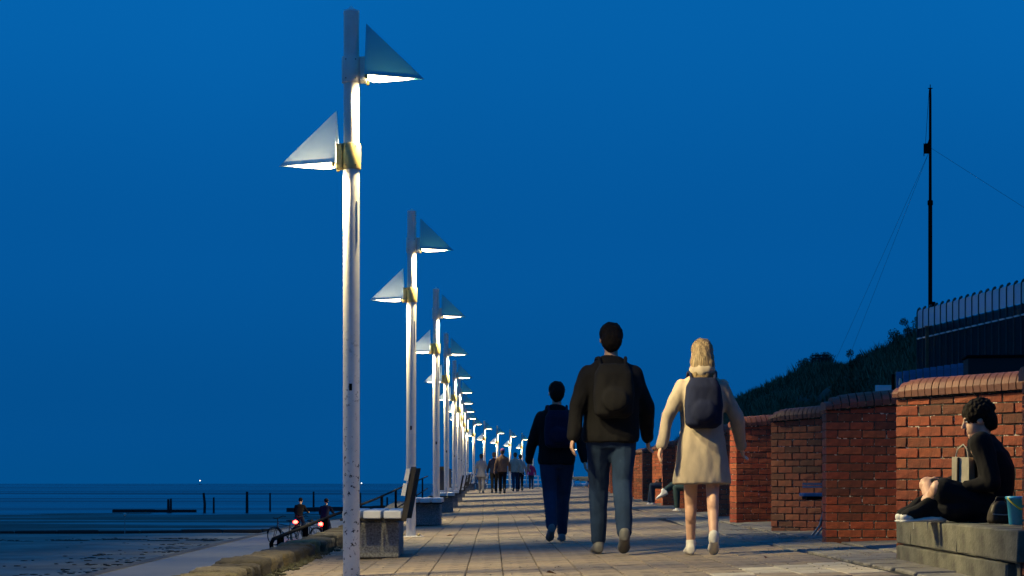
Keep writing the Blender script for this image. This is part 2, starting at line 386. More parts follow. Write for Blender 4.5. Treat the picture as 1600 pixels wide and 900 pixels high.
def sand_x(t, b, out, src):
    n1 = t.nodes.new('ShaderNodeTexNoise'); n1.inputs['Scale'].default_value = 1; n1.inputs['Detail'].default_value = 4
    mp = t.nodes.new('ShaderNodeMapping'); mp.inputs['Scale'].default_value = (.018, .07, 1); t.links.new(src, mp.inputs[0]); t.links.new(mp.outputs[0], n1.inputs['Vector'])
    r = t.nodes.new('ShaderNodeMapRange'); r.inputs[1].default_value = .52; r.inputs[2].default_value = .60; r.inputs[3].default_value = .85; r.inputs[4].default_value = .30
    t.links.new(n1.outputs['Fac'], r.inputs[0])
    sp = t.nodes.new('ShaderNodeSeparateXYZ'); t.links.new(src, sp.inputs[0])
    yy = t.nodes.new('ShaderNodeMapRange'); yy.inputs[1].default_value = 102; yy.inputs[2].default_value = 112; t.links.new(sp.outputs['Y'], yy.inputs[0])
    mm = t.nodes.new('ShaderNodeMix'); mm.inputs[2].default_value = .9; t.links.new(yy.outputs[0], mm.inputs[0]); t.links.new(r.outputs[0], mm.inputs[3]); t.links.new(mm.outputs[0], b.inputs['Roughness'])
    # wet sand is darker
    w2 = t.nodes.new('ShaderNodeMix'); w2.data_type = 'RGBA'; w2.blend_type = 'MULTIPLY'; t.links.new(yy.outputs[0], w2.inputs[0]); t.links.new(out, w2.inputs[6]); w2.inputs[7].default_value = (.45, .42, .38, 1)
    t.links.new(w2.outputs[2], b.inputs['Base Color'])
M_SAND = mat('beach sand', (.24, .25, .22), .9, .0, .35, col2=(.12, .12, .105), bump=1, bscale=3, extra=sand_x, detail=8)
def bz(x, y):
    sea = np.interp(y, [-40, 100, 106, 230, 330], [-.22, -.35, -.55, -1.35, -2.3])
    n_ = noise.noise(Vector((x*.05, y*.08, 0)))*.12+noise.noise(Vector((x*.3, y*.3, 5)))*.03
    return LOWZ+float(sea)+n_*(1 if x < lowx(y)-3 else .2)
sheet('beach', [-40+i*3 for i in range(28)]+[44+i*1.5 for i in range(60)]+[134+i*6 for i in range(40)], lambda y: [lowx(y)+.3-(k**1.9)*.45 for k in range(34)], bz, M_SAND)
def kerb_edge():
    b = MB()
    for yy in range(-16, 230, 4):
        x0, x1 = lowx(yy), lowx(yy+4)
        b.add([(x0-.25, yy, LOWZ-.6), (x0+.1, yy, LOWZ-.6), (x0+.1, yy, LOWZ+.02), (x0-.25, yy, LOWZ+.02), (x1-.25, yy+4, LOWZ-.6), (x1+.1, yy+4, LOWZ-.6), (x1+.1, yy+4, LOWZ+.02), (x1-.25, yy+4, LOWZ+.02)], [(3, 2, 6, 7), (0, 3, 7, 4), (1, 5, 6, 2)])
    return b
kerb_edge().build('promenade_edge', M_WALLC, None, kind='structure')
M_SEA = mat('sea water', (.004, .02, .04), .22, .0, 1, col2=(.006, .03, .055), spec=.5)
def sea_fix(m):
    t = m.node_tree; b = t.nodes['Principled BSDF']; tcn = t.nodes.new('ShaderNodeTexCoord')
    mp = t.nodes.new('ShaderNodeMapping'); mp.inputs['Scale'].default_value = (.0016, .007, 1); t.links.new(tcn.outputs['Object'], mp.inputs[0])
    n1 = t.nodes.new('ShaderNodeTexNoise'); n1.inputs['Scale'].default_value = 2; n1.inputs['Detail'].default_value = 5; t.links.new(mp.outputs[0], n1.inputs['Vector'])
    r = t.nodes.new('ShaderNodeMapRange'); r.inputs[1].default_value = .4; r.inputs[2].default_value = .62; r.inputs[3].default_value = .12; r.inputs[4].default_value = .5
    t.links.new(n1.outputs['Fac'], r.inputs[0]); t.links.new(r.outputs[0], b.inputs['Roughness'])
    n2 = t.nodes.new('ShaderNodeTexNoise'); n2.inputs['Scale'].default_value = .35; n2.inputs['Detail'].default_value = 6
    t.links.new(tcn.outputs['Object'], n2.inputs['Vector'])
    bp = t.nodes.new('ShaderNodeBump'); bp.inputs['Strength'].default_value = .35; bp.inputs['Distance'].default_value = .6
    t.links.new(n2.outputs['Fac'], bp.inputs['Height']); t.links.new(bp.outputs[0], b.inputs['Normal'])
sea_fix(M_SEA)
SEAZ = LOWZ-1.3
MB().add([(-9000, -300, SEAZ), (9000, -300, SEAZ), (9000, 15000, SEAZ), (-9000, 15000, SEAZ)], [(0, 1, 2, 3)]).build('sea', M_SEA, None, kind='structure')
# land under everything right of the promenade so that no sea shows there
MB().add([(-9, -60, -3), (-4, 260, -3.0), (400, 900, -3), (400, -60, -3)], [(0, 1, 2, 3)]).build('land', M_GRASS0, None, kind='structure')

# groynes and marker posts on the beach
def groyne(x0, y0, x1, y1, z, h, w_, label, seed, name='groyne'):
    b = MB(); r = random.Random(seed); n_ = max(4, int(math.hypot(x1-x0, y1-y0)/2.2)); t = thing(name, label, 'groyne')
    for i in range(n_):
        q = (i+.5)/n_; x = x0+(x1-x0)*q; y_ = y0+(y1-y0)*q
        b.box((x, y_, z+h/2-.2), (math.hypot(x1-x0, y1-y0)/n_*.98, w_, h+.4+r.uniform(-.06, .06)), rz=math.atan2(y1-y0, x1-x0), bev=.05)
    b.build('timber_baulk', M_BARK, t, kind='stuff'); return t
groyne(-40, 100.5, -9.9, 110, LOWZ-.55, .22, .8, 'long straight black timber breakwater crossing the beach below the sea', 1)
groyne(at(176, 235), 235, at(305, 235), 236, SEAZ, .35, 1.5, 'short dark groyne in the shallow water left of the tall posts', 2)
groyne(at(455, 240), 240, at(600, 260), 262, SEAZ, .5, 1.5, 'low dark groyne standing behind the nearest lamp post at the water edge', 3)
PG = 'timber posts in the shallows'
def post(px, ytop, ybot, d, r, label, lean=0, m_=M_BARK):
    x = at(px, d); zt = zat(ytop, d); zb = min(zat(ybot, d), SEAZ)-.3
    b = MB().tube([(lean*.3, 0, zb), (0, 0, (zt+zb)/2), (lean, 0, zt)], [r*1.05, r, r*.9], 8)
    o = b.build('timber_post', m_, None, loc=(x, d, 0)); tag(o, label, 'post', PG); return o
post(320, 770, 791, 232, .16, 'leaning tall dark post at the right end of the short groyne', -.15)
post(334, 777, 791, 232, .12, 'short dark post just right of the leaning tall one')
post(386, 768, 791, 232, .17, 'tallest upright dark post standing alone in the shallows')
post(422, 770, 785, 250, .12, 'thin dark post between the tallest post and the handrail')
post(263, 780, 790, 234, .16, 'stubby post on the short groyne, left one of a pair'); post(267, 779, 790, 234, .14, 'stubby post on the short groyne, right one of a pair')
post(490, 768, 785, 250, .13, 'thin post at the left end of the low groyne left of the nearest lamp')
post(563, 770, 785, 250, .13, 'thin post just right of the nearest lamp shaft')
post(605, 777, 788, 250, .12, 'thin short post under the handrail beside the first bench')
mk = thing('beach_marker', 'thin pale marker pole with a round top standing on the sand', 'marker', (at(195, 98), 98, bz(at(195, 98), 98)))
MB().tube([(0, 0, -.1), (0, 0, 1.0)], .02, 6).build('pole', mat('pale marker', (.25, .25, .25), .6), mk)
MB().ell((0, 0, 1.02), (.09, .09, .09)).build('top_ball', mat('marker ball', (.45, .45, .42), .6), mk)
# wrack line of seaweed and tussocks
wr = MB()
for _ in range(5200):
    x = rnd.uniform(-34, -11.3); yy = 82+.25*(x+34)+2.5*noise.noise(Vector((x*.25, 1, 2)))+abs(rnd.gauss(0, 1.6))
    if rnd.random() < .13: yy = rnd.uniform(52, 84); x = lowx(yy)-abs(rnd.gauss(0, 2.2))-.3
    if noise.noise(Vector((x*.6, yy*.6, 3))) < .05: continue
    z = bz(x, yy); s_ = rnd.uniform(.02, .07)
    wr.ell((x, yy, z+.01), (s_*rnd.uniform(1, 3), s_, s_*.35), n=5, m=3)
wr.build('seaweed', mat('seaweed', (.02, .022, .018), .8, .4, 4), None, kind='stuff')
# ships' lights on the horizon
for px, py, lab in ((313, 751, 'tiny ship far out with a white masthead light left of the lamps'), (565.5, 755, 'tiny ship with a white light just right of the nearest lamp shaft')):
    d = 5000; t = thing('ship', lab, 'ship', (at(px, d), d, SEAZ)); zl = zat(py, d)-SEAZ
    MB().loft([[(-3, -1, 0), (3, -1, 0), (3.5, 1, 0), (-3, 1, 0)], [(-3.6, -1.3, .6), (4, -1.3, .6), (4.5, 1.3, .6), (-3.6, 1.3, .6)]], False).build('hull', M_BOAT, t)
    MB().box((-2, 0, 1.5), (3, 2, 1.2)).build('cabin', M_BOAT, t); MB().tube([(-1, 0, 1.5), (-1, 0, zl)], .08, 6).build('mast', M_BOAT, t)
    MB().ell((-1, 0, zl), (1.35, 1.35, 1.35)).build('light', M_SHIPL, t)

# ------------------------------------------------------------------ brick walls
BW, BH, BT = .213, .066, .24
def brick_mesh(seed, m_=M_BRICK, w_=BW):
    b = MB().box((w_/2, BT/2, BH/2), (w_, BT, BH), bev=.004); r = random.Random(seed)
    b.v = [(x+r.uniform(-.0015, .0015), y_+r.uniform(-.002, .002), z+r.uniform(-.0015, .0015)) for x, y_, z in b.v]
    return b.mesh('brick', m_)
BMS = [brick_mesh(s) for s in range(8)]; HMS = [brick_mesh(30+s, w_=.102) for s in range(4)]
def cope_prof(th, drop, m_, u0=0, joined=None, M=None):
    # bullnose section across the wall, thickness th along it
    W2, H = .155, .135; H2 = H-drop
    pts = [(-W2+.0, 0), (-W2-.004, H2*.35)]
    for k in range(1, 6): a = math.pi*k/12; pts.append((-W2+.11*(1-math.cos(a)), H2*.35+H2*.65*math.sin(a)))
    pts2 = [(-p[0], p[1]) for p in pts[::-1]]; pr = pts+pts2
    r0 = [(u0, BT/2+p[0], p[1]) for p in pr]; r1 = [(u0+th, BT/2+p[0], p[1]) for p in pr]
    b = joined or MB(); r0 = r0[::-1]; r1 = r1[::-1]
    if M is not None: r0 = [M @ Vector(p) for p in r0]; r1 = [M @ Vector(p) for p in r1]
    b.loft([r0, r1], False); return b
CP = cope_prof(.066, 0, None).mesh('coping_brick', M_COPE)
CPE = [cope_prof(.066, d_, None).mesh('coping_brick', M_COPE) for d_ in (.058, .022, .006)]
def wall(y0, ang, length, h0, sl, label, level, x0=None, cp=.075, bs=1.0):
    x0 = T(y0) if x0 is None else x0; z0 = g(x0, y0)-.03
    t = thing('brick_wall', label, 'wall', (x0, y0, z0), ang, 'brick bay walls along the promenade')
    hf = lambda u: h0+.03+sl*u
    # recessed mortar core
    e = .007
    core = MB().add([(e, e, 0), (length, e, 0), (length, BT-e, 0), (e, BT-e, 0), (e, e, hf(0)-.004), (length, e, hf(length)-.004), (length, BT-e, hf(length)-.004), (e, BT-e, hf(0)-.004)],
             [(0, 3, 2, 1), (4, 5, 6, 7), (0, 1, 5, 4), (1, 2, 6, 5), (2, 3, 7, 6), (3, 0, 4, 7)])
    core.build('mortar_core', M_MORT, t)
    if level == 2:
        fake = MB().add([(0, 0, 0), (length, 0, 0), (length, BT, 0), (0, BT, 0), (0, 0, hf(0)-.002), (length, 0, hf(length)-.002), (length, BT, hf(length)-.002), (0, BT, hf(0)-.002)],
             [(0, 1, 5, 4), (2, 3, 7, 6), (3, 0, 4, 7), (4, 5, 6, 7)])
        fake.build('brickwork', M_BFAR, t)
    jb = MB(); i = 0
    while level < 2 and i*.076 < hf(length):
        zz = i*.076; u = 0; first = i % 2 == 1
        while u < length-.05:
            w_ = (.102 if first else BW)*bs; hl = hf(u+w_/2)-zz-.012
            half = first; first = False
            if hl < .02: u += w_+.0105; continue
            sz = min(1, hl/BH)
            if level == 0:
                me = HMS[rnd.randrange(4)] if half else BMS[rnd.randrange(8)]
                link('brick', me, t, (u, rnd.uniform(-.003, .003), zz), None, (bs, 1, sz))
            else:
                jb.box((u+w_/2, BT/2, zz+BH*sz/2), (w_, BT, BH*sz))
            u += w_+.0105
        i += 1
    if level == 1: jb.build('brick_field', M_BRICKI, t, kind='stuff')
    u = 0; k = 0; jc = MB(); ca = math.atan(sl)
    while u < length:
        zz = hf(u)
        if level == 0: link('coping_brick', CPE[k] if k < 3 else CP, t, (u-.01, rnd.uniform(-.002, .002), zz+.004+rnd.uniform(-.001, .001)), (0, -ca, 0), (cp/.075, 1, 1))
        else: cope_prof(.066, (.058, .022, .006)[k] if k < 3 else 0, None, 0, jc, Matrix.Translation((u-.01, 0, zz)))
        u += cp; k += 1
    if level > 0: jc.build('coping_field', M_COPEI, t, kind='stuff')
    # mortar bed filling the coping joints
    cb = MB(); r0 = []; r1 = []
    for p in [(-.13, .0), (-.15, .04), (-.13, .08), (-.08, .1), (.08, .1), (.13, .08), (.15, .04), (.13, 0)]:
        r0.append((.03, BT/2+p[0], hf(.03)+p[1]-.002-(.03 if p[1] > .05 else 0))); r1.append((length, BT/2+p[0], hf(length)+p[1]-.002))
    cb.loft([r0[::-1], r1[::-1]], False).build('coping_mortar', M_MORT, t)
    return t
def bfar_extra(t, b, out, src):
    cmb = t.nodes.new('ShaderNodeSeparateXYZ'); c2 = t.nodes.new('ShaderNodeCombineXYZ'); t.links.new(src, cmb.inputs[0])
    t.links.new(cmb.outputs['X'], c2.inputs['X']); t.links.new(cmb.outputs['Z'], c2.inputs['Y'])
    br = t.nodes.new('ShaderNodeTexBrick'); br.inputs['Scale'].default_value = 1; br.inputs['Brick Width'].default_value = .223; br.inputs['Row Height'].default_value = .076; br.inputs['Mortar Size'].default_value = .006
    br.inputs['Color1'].default_value = (.33, .082, .032, 1); br.inputs['Color2'].default_value = (.2, .05, .03, 1); br.inputs['Mortar'].default_value = (.06, .05, .045, 1)
    t.links.new(c2.outputs[0], br.inputs['Vector']); t.links.new(br.outputs['Color'], b.inputs['Base Color'])
M_BFAR = mat('far brickwork', (.4, .115, .05), .8, .3, 5, extra=bfar_extra)
A45 = R(-45)
wall(10.24, 0, 2.3, 1.10, .05, 'brick wall end nearest the camera at the right edge of the picture', 0, x0=2.784)
wall(13.9, A45, 2.6, 1.16, .025, 'angled orange brick wall behind the seated person with close-set rounded coping', 0, cp=.056, bs=.86)
wall(17.6, 0, 2.1, 1.21, .085, 'square-on orange-red brick wall just left of the seated bay, top rising to the right', 0)
wall(21.8, A45, 1.9, 1.235, .05, 'angled dark purple-red brick wall behind the folding bench', 0, cp=.06, bs=.9)
wall(25.95, R(15), 1.9, 1.29, .07, 'square-on dark brick wall left of the folding bench, just right of the woman in the long coat', 0)  # turned off square, away from the lamp, to keep its face dark
yy = 30.1; k = 0
ordn = ['sixth', 'seventh', 'eighth', 'ninth', 'tenth', 'eleventh', 'twelfth', 'thirteenth', 'fourteenth', 'fifteenth', 'sixteenth', 'seventeenth', 'eighteenth', 'nineteenth', 'twentieth']
while yy < 104 and k < 15:
    wall(yy, A45 if k % 2 == 0 else 0, 1.9, 1.29, .06, f'brick bay wall, {ordn[k]} from the right end of the row', 1 if yy < 60 else 2)
    yy += 4.13 if yy < 60 else 6.2; k += 1
# retaining wall and terrace behind the bays
rw = MB()
for y_ in range(-10, 200, 3):
    x0, x1 = T(y_)+2.02, T(y_+3)+2.02
    rw.add([(x0, y_, -.2), (x0, y_, 1.43), (x1, y_+3, 1.43), (x1, y_+3, -.2)], [(3, 2, 1, 0)])
tag(rw.build('retaining_wall', M_BFAR), 'long brick retaining wall closing the backs of the bays', 'wall')
sheet('terrace', [-10+i*3 for i in range(71)], lambda y: [T(y)+2.0, T(y)+2.35, T(y)+6, T(y)+16, T(y)+60], lambda x, y: 1.44, M_TERR)

# concrete block seat filling the nearest bay
plat = thing('concrete_ledge', 'low ledge of weathered concrete blocks in the bay where the person sits', 'ledge')
CBM = []
for s in range(4):
    b = MB().box((0, 0, 0), (.30, .485, .178), bev=.01); r = random.Random(s+5)
    b.v = [(x+r.uniform(-.004, .004), y_+r.uniform(-.003, .003), z+r.uniform(-.003, .003)) for x, y_, z in b.v]; CBM.append(b.mesh('concrete_block', M_CONC))
def px_edge(y): return 2.718+(2.775-2.718)*(y-10.4)/(13.9-10.4)
for i in range(7):
    for c in range(2):
        y_ = 13.60-.5*i-(.25 if c == 0 else 0)
        if y_ < 10.6: continue
        zz = .277-.188*(1-c)
        link('concrete_block', CBM[rnd.randrange(4)], plat, (px_edge(y_)+.15+rnd.uniform(0, .006), y_, zz), (0, 0, rnd.uniform(-.006, .006)))
link('concrete_block', CBM[0], plat, (px_edge(13.7)+.152, 13.72, .089), (0, 0, 0), (1, .48, 1))
MB().add([(2.78, 10.5, .06), (4.72, 10.5, .06), (4.72, 12.0, .06), (2.82, 13.84, .06), (2.78, 10.5, .356), (4.72, 10.5, .356), (4.72, 12.0, .356), (2.82, 13.84, .356)],
         [(4, 5, 6, 7), (0, 1, 5, 4), (3, 0, 4, 7)]).build('fill_slab', M_CONC, plat)
# low ledges in farther bays
def ledge(ya, yb, label):
    b = MB(); x0, x1 = T(ya)+.25, T(yb)+.25
    b.add([(x0, ya, 0), (x0+.5, ya, 0), (x1+.5, yb, 0), (x1, yb, 0), (x0, ya, .44+rise(ya)), (x0+.5, ya, .44+rise(ya)), (x1+.5, yb, .44+rise(yb)), (x1, yb, .44+rise(yb))], [(4, 5, 6, 7), (0, 1, 5, 4), (3, 0, 4, 7), (1, 2, 6, 5)])
    tag(b.build('bay_ledge', M_CONC), label, 'ledge')
ledge(34.6, 38.0, 'plain concrete seat ledge where the two people with crossed legs sit')
ledge(42.9, 46.3, 'plain concrete seat ledge in the bay beyond the two seated people')

# folding bench in the bay between second and third walls
fb = thing('bay_bench', 'folded blue-topped bench with thin curved steel leg against the dark angled wall', 'bench', (3.02, 19.4, g(3.0, 19.4)))
bm_ = mat('blue bench slat', (.10, .22, .40), .5, .3, 8)
for i in range(3): MB().box((.30, .0+i*.12, .42), (.75, .10, .035), bev=.005).build('seat_slat', bm_, fb)
MB().box((.30, .12, .385), (.70, .32, .03)).build('seat_frame', M_DARK, fb)
for i in range(2): MB().box((.33, .42, .50+i*.03), (.7, .02, .02)).build('back_rail', mat('light steel', (.35, .4, .45), .4, metal=.6), fb)
for y_ in (.02, .26):
    MB().tube([(.16, y_, .38), (.17, y_, .25), (.13, y_, .1), (.05, y_, .0)], .012, 6).build('leg', mat('steel leg', (.3, .3, .3), .4, metal=.7), fb)
MB().tube([(.62, .14, .38), (.62, .14, 0)], .015, 6).build('leg', M_DARK, fb)

# ------------------------------------------------------------------ lamps
def luminaire(sgn, z, parent, rot, first):
    # hood: a leaning pyramid with its upright edge near the pole and an open underside
    A = (.108, .0, .395); N = (.10, -.145, 0); F = (.10, .145, 0); Tp = (.535, 0, -.004)
    S = lambda p: (sgn*p[0], p[1], p[2])
    M = Matrix.Translation((0, 0, z)) @ Matrix.Rotation(rot, 4, 'Z')
    cen = Vector(((N[0]+F[0]+Tp[0])/3, 0, 0))
    def ins(p, k, dz): q = cen+(Vector(p)-cen)*k; q.z += dz; return tuple(q)
    vs = [A, N, F, Tp, ins(N, .93, 0), ins(F, .93, 0), ins(Tp, .93, 0), ins(N, .88, .03), ins(F, .88, .03), ins(Tp, .85, .03)]
    vs = [M @ Vector(S(v)) for v in vs]
    fs = [(0, 1, 3), (0, 3, 2), (0, 2, 1), (1, 4, 6, 3), (3, 6, 5, 2), (2, 5, 4, 1), (4, 7, 9, 6), (6, 9, 8, 5), (5, 8, 7, 4)]
    if sgn > 0: fs = [f[::-1] for f in fs]
    h = MB().add(vs, fs).build('lamp_hood', M_SAIL_UNLIT if sgn > 0 else M_SAIL, parent)
    vs = [M @ Vector(S(v)) for v in (ins(N, .87, .012), ins(F, .87, .012), ins(Tp, .86, .012), ins(N, .6, -.012), ins(F, .6, -.012), ins(Tp, .6, -.008), ins(N, .25, -.022), ins(F, .25, -.022), ins(Tp, .3, -.018))]
    f = [(0, 1, 4, 3), (1, 2, 5, 4), (2, 0, 3, 5), (3, 4, 7, 6), (4, 5, 8, 7), (5, 3, 6, 8), (6, 7, 8), (0, 2, 1)]; f = [x[::-1] for x in f] if sgn < 0 else f
    MB().add(vs, f).build('diffuser', M_GLOW, h)
    # latch at the inner corner
    for dy in (-.12, .12):
        c = M @ Vector(S((.115, dy, -.012))); MB().box(tuple(c), (.022, .03, .03), bev=.004).build('latch', M_BRASS, h)
M_BRASS = mat('yellowed steel', (.45, .36, .12), .4, .4, 30, metal=.5)
M_CREAM = mat('cream collar paint', (.56, .45, .17), .45, .25, 7)  # lower collar and bracket, yellower than the pole
def lamp_full(first=False):
    m_ = M_LAMP1 if first else M_LAMP
    t = thing('street_lamp', '', 'street lamp')
    MB().lathe([(.0615, 0), (.0610, 2.0), (.0600, 2.95), (.0565, 3.10), (.0560, 4.06), (.0565, 4.065)], n=24).build('pole', m_, t)
    MB().lathe([(.058, 4.065), (.058, 4.075), (.03, 4.085), (.008, 4.105), (.002, 4.112)], n=16).build('cap', M_SAIL, t)
    if not first:
        pl_ = MB().lathe([(.17, 0), (.17, .010), (.066, .013)], n=24).build('base_plate', m_, t)
        for a in range(4): MB().lathe([(.014, .010), (.014, .03), (.008, .034)], c=(.14*math.cos(a*1.57+.78), .14*math.sin(a*1.57+.78), 0), n=6, smooth=False).build('anchor_bolt', M_BRASS, pl_)
    for sgn, zc, rot in ((1, 3.62, R(2)), (-1, 2.995, R(-3))):
        # sleeve: a short collar clasping the pole, with a flat bracket to the hood
        zb = zc-.095+.03; c = MB().lathe([(.0685, zb), (.070, zb+.004), (.070, zb+.181), (.0685, zb+.185)], n=24).build('collar', m_ if sgn > 0 else M_CREAM, t)
        MB().box((sgn*.088, 0, zb+.0925), (.045, .10, .178), bev=.004).build('bracket', m_ if sgn > 0 else M_CREAM, c)
        for dz in (.025, .16):
            for a in (R(-120), R(-60)):
                q = Vector((.0705*math.cos(a), .0705*math.sin(a), zb+dz)); MB().ell(tuple(q), (.005, .004, .005), n=6, m=4).build('screw', M_DARK, c)
        luminaire(sgn, (3.59 if sgn > 0 else 2.963), t, rot, first)
    MB().box((-.0005, -.0622, 1.36), (.022, .004, .05), bev=.001).build('number_plate', M_DARK, t)
    hd = MB().box((.045, -.044, 2.55), (.012, .012, .30), bev=.002); hd.build('access_door', m_, t)
    return t
proto1 = lamp_full(True); proto = lamp_full(False); index_kids()
names = ['', 'second', 'third', 'fourth', 'fifth', 'sixth', 'seventh', 'eighth', 'ninth', 'tenth', 'eleventh', 'twelfth', 'thirteenth', 'fourteenth', 'fifteenth', 'sixteenth', 'seventeenth', 'eighteenth', 'nineteenth']
def lamp_light(x, y, z, p, size):
    # the hood's reflector throws a wide beam across the promenade and a short one along it
    l = LIGHTS.get(p)
    if l is None:
        l = LIGHTS[p] = bpy.data.lights.new('lamp_light', 'POINT'); l.shadow_soft_size = size; l.energy = p; l.color = (1, .80, .38); l.use_nodes = True
        t = l.node_tree; em = [n_ for n_ in t.nodes if n_.type == 'EMISSION'][0]
        tcn = t.nodes.new('ShaderNodeTexCoord'); sp = t.nodes.new('ShaderNodeSeparateXYZ'); t.links.new(tcn.outputs['Normal'], sp.inputs[0])
        def mth(op, a, b=None):
            m_ = t.nodes.new('ShaderNodeMath'); m_.operation = op
            for i_, q in enumerate((a, b)):
                if q is None: continue
                if isinstance(q, (int, float)): m_.inputs[i_].default_value = q
                else: t.links.new(q, m_.inputs[i_])
            return m_.outputs[0]
        az_ = mth('MAXIMUM', mth('MULTIPLY', sp.outputs['Z'], LSIGN), .02)
        ty = mth('DIVIDE', mth('ABSOLUTE', sp.outputs['Y']), az_); tx = mth('DIVIDE', mth('ABSOLUTE', sp.outputs['X']), az_)
        def sstep(v, a, b, lo, hi):
            m_ = t.nodes.new('ShaderNodeMapRange'); m_.interpolation_type = 'SMOOTHSTEP'; m_.inputs[1].default_value = a; m_.inputs[2].default_value = b; m_.inputs[3].default_value = lo; m_.inputs[4].default_value = hi
            t.links.new(v, m_.inputs[0]); return m_.outputs[0]
        along = sstep(ty, .78, 1.62, 1, .010); across = mth('MULTIPLY', mth('ADD', .7, mth('MULTIPLY', .8, mth('MINIMUM', mth('MULTIPLY', tx, tx), 3.2))), sstep(tx, 2.0, 3.6, 1, .08))
        t.links.new(mth('MULTIPLY', mth('MULTIPLY', along, across), sstep(az_, .05, .22, 0, 1)), em.inputs['Strength'])
    o = bpy.data.objects.new('lamp_light', l); COL.objects.link(o); o.location = (x, y, z); return o
used = False
LIGHTS = {}; LSIGN = -1.0
for i in range(1, 20):
    y_ = LY[i]; x = LX[i]; z = g(x, y_)
    if i == 1: o = proto1
    elif not used: o = proto; used = True
    else: o = copy_tree(proto)
    o.location = (x, y_, z); o.scale.z = 1.0165
    slope = math.atan(L(y_+2)-L(y_-2))
    o.rotation_euler.z = -slope*.7 if i > 1 else 0
    if i > 1: o.rotation_euler.x = R(rnd.uniform(-.25, .25)); o.rotation_euler.y = R(rnd.uniform(-.2, .2))
    o['group'] = 'sail-shaped street lamps along the promenade'
    o['label'] = 'nearest and tallest white street lamp with chipped paint and two sail-shaped hoods' if i == 1 else (f'white twin-hooded street lamp, {names[i-1]} from the camera in the row')
    P_ = 560
    for sgn, zz in ((1, 3.585), (-1, 2.958)):
        ll = lamp_light(x+sgn*.25, y_, z+zz*1.0165-.05, P_, .07)

# ------------------------------------------------------------------ benches
def bench(back=True):
    t = thing('bench', '', 'bench')
    MB().box((-.22, .62, .165), (.46, 1.2, .33), bev=.012).build('concrete_base', M_GRAN, t)
    for y_ in (.03, 1.2): MB().box((-.24, y_, .345), (.56, .06, .02), bev=.003).build('crossbar', M_BENCHM, t)
    for i in range(3): MB().box((-.40+i*.182, .60, .395), (.155, 1.75, .07), bev=.008).build('seat_plank', M_PLANK, t)
    if back:
        for y_ in (-.20, 1.30):
            o = MB().add([(.035, y_-.02, .335), (.085, y_-.02, .335), (.175, y_-.02, .82), (.13, y_-.02, .82), (.035, y_+.02, .335), (.085, y_+.02, .335), (.175, y_+.02, .82), (.13, y_+.02, .82)],
                         [(0, 1, 2, 3), (7, 6, 5, 4), (0, 4, 5, 1), (1, 5, 6, 2), (2, 6, 7, 3), (3, 7, 4, 0)]).build('back_post', M_BENCHM, t)
        for z0, z1 in ((.565, .675), (.70, .805)):
            f = lambda z: .035+(z-.335)*(.095/.485)-.034
            b = MB().add([(f(z0)-.006, -.28, z0), (f(z0)+.03, -.28, z0-.004), (f(z1)+.03, -.28, z1-.004), (f(z1)-.006, -.28, z1), (f(z0)-.006, 1.42, z0), (f(z0)+.03, 1.42, z0-.004), (f(z1)+.03, 1.42, z1-.004), (f(z1)-.006, 1.42, z1)],
                         [(0, 1, 2, 3), (7, 6, 5, 4), (0, 4, 5, 1), (1, 5, 6, 2), (2, 6, 7, 3), (3, 7, 4, 0)]).build('back_plank', M_PLANK, t)
    return t
bA = bench(True); bB = bench(False); index_kids()
bl = [(17.3, 1, 'nearest white-slatted bench on a grey stone base beside the first lamp'),
      (30.2, 0, 'second bench in the row, without a backrest, between the second and third lamps'),
      (42.2, 0, 'third bench in the row, without a backrest, beyond the third lamp'),
      (49.3, 1, 'fourth bench in the row, backrest showing right of the fourth lamp')]
for k, o_ in enumerate(['fifth', 'sixth', 'seventh', 'eighth', 'ninth', 'tenth']): bl.append((59.5+k*10.5, 1, f'small distant bench with backrest, {o_} in the row'))
ua = ub = False
for y_, bk, lab in bl:
    if bk: o = bA if not ua else copy_tree(bA); ua = True
    else: o = bB if not ub else copy_tree(bB); ub = True
    x = L(y_)+.18; o.location = (x, y_, g(x, y_)); o.rotation_euler.z = -math.atan(L(y_+1)-L(y_-1))
    o['label'] = lab; o['group'] = 'benches facing the sea'

# ------------------------------------------------------------------ handrail of the ramp
hr = thing('handrail', 'dark steel handrail climbing beside the kerb from the parked bicycles', 'railing')
def rail_pt(y_, dz=0): return (L(y_)-1.10, y_, EYE-.545+.0164*(y_-18.7)+dz)
ysr = [18.7+i*(67-18.7)/24 for i in range(25)]
s0 = rail_pt(18.7)
MB().tube([(s0[0], s0[1]-.10, s0[2]-.10), (s0[0], s0[1]-.16, s0[2]-.04)]+[rail_pt(y_) for y_ in ysr], .020, 8).build('top_rail', M_DARK, hr)
MB().tube([rail_pt(y_, -.42) for y_ in ysr[:]], .016, 6).build('lower_rail', M_DARK, hr)
y_ = 19.2; k = 0
while y_ < 66:
    for q in (0, .28):
        p = rail_pt(y_+q); MB().tube([(p[0], p[1], p[2]), (p[0], p[1], p[2]-1.0)], .022, 6).build('post', M_DARK, hr)
    y_ += 2.6 if y_ < 24 else 6.1
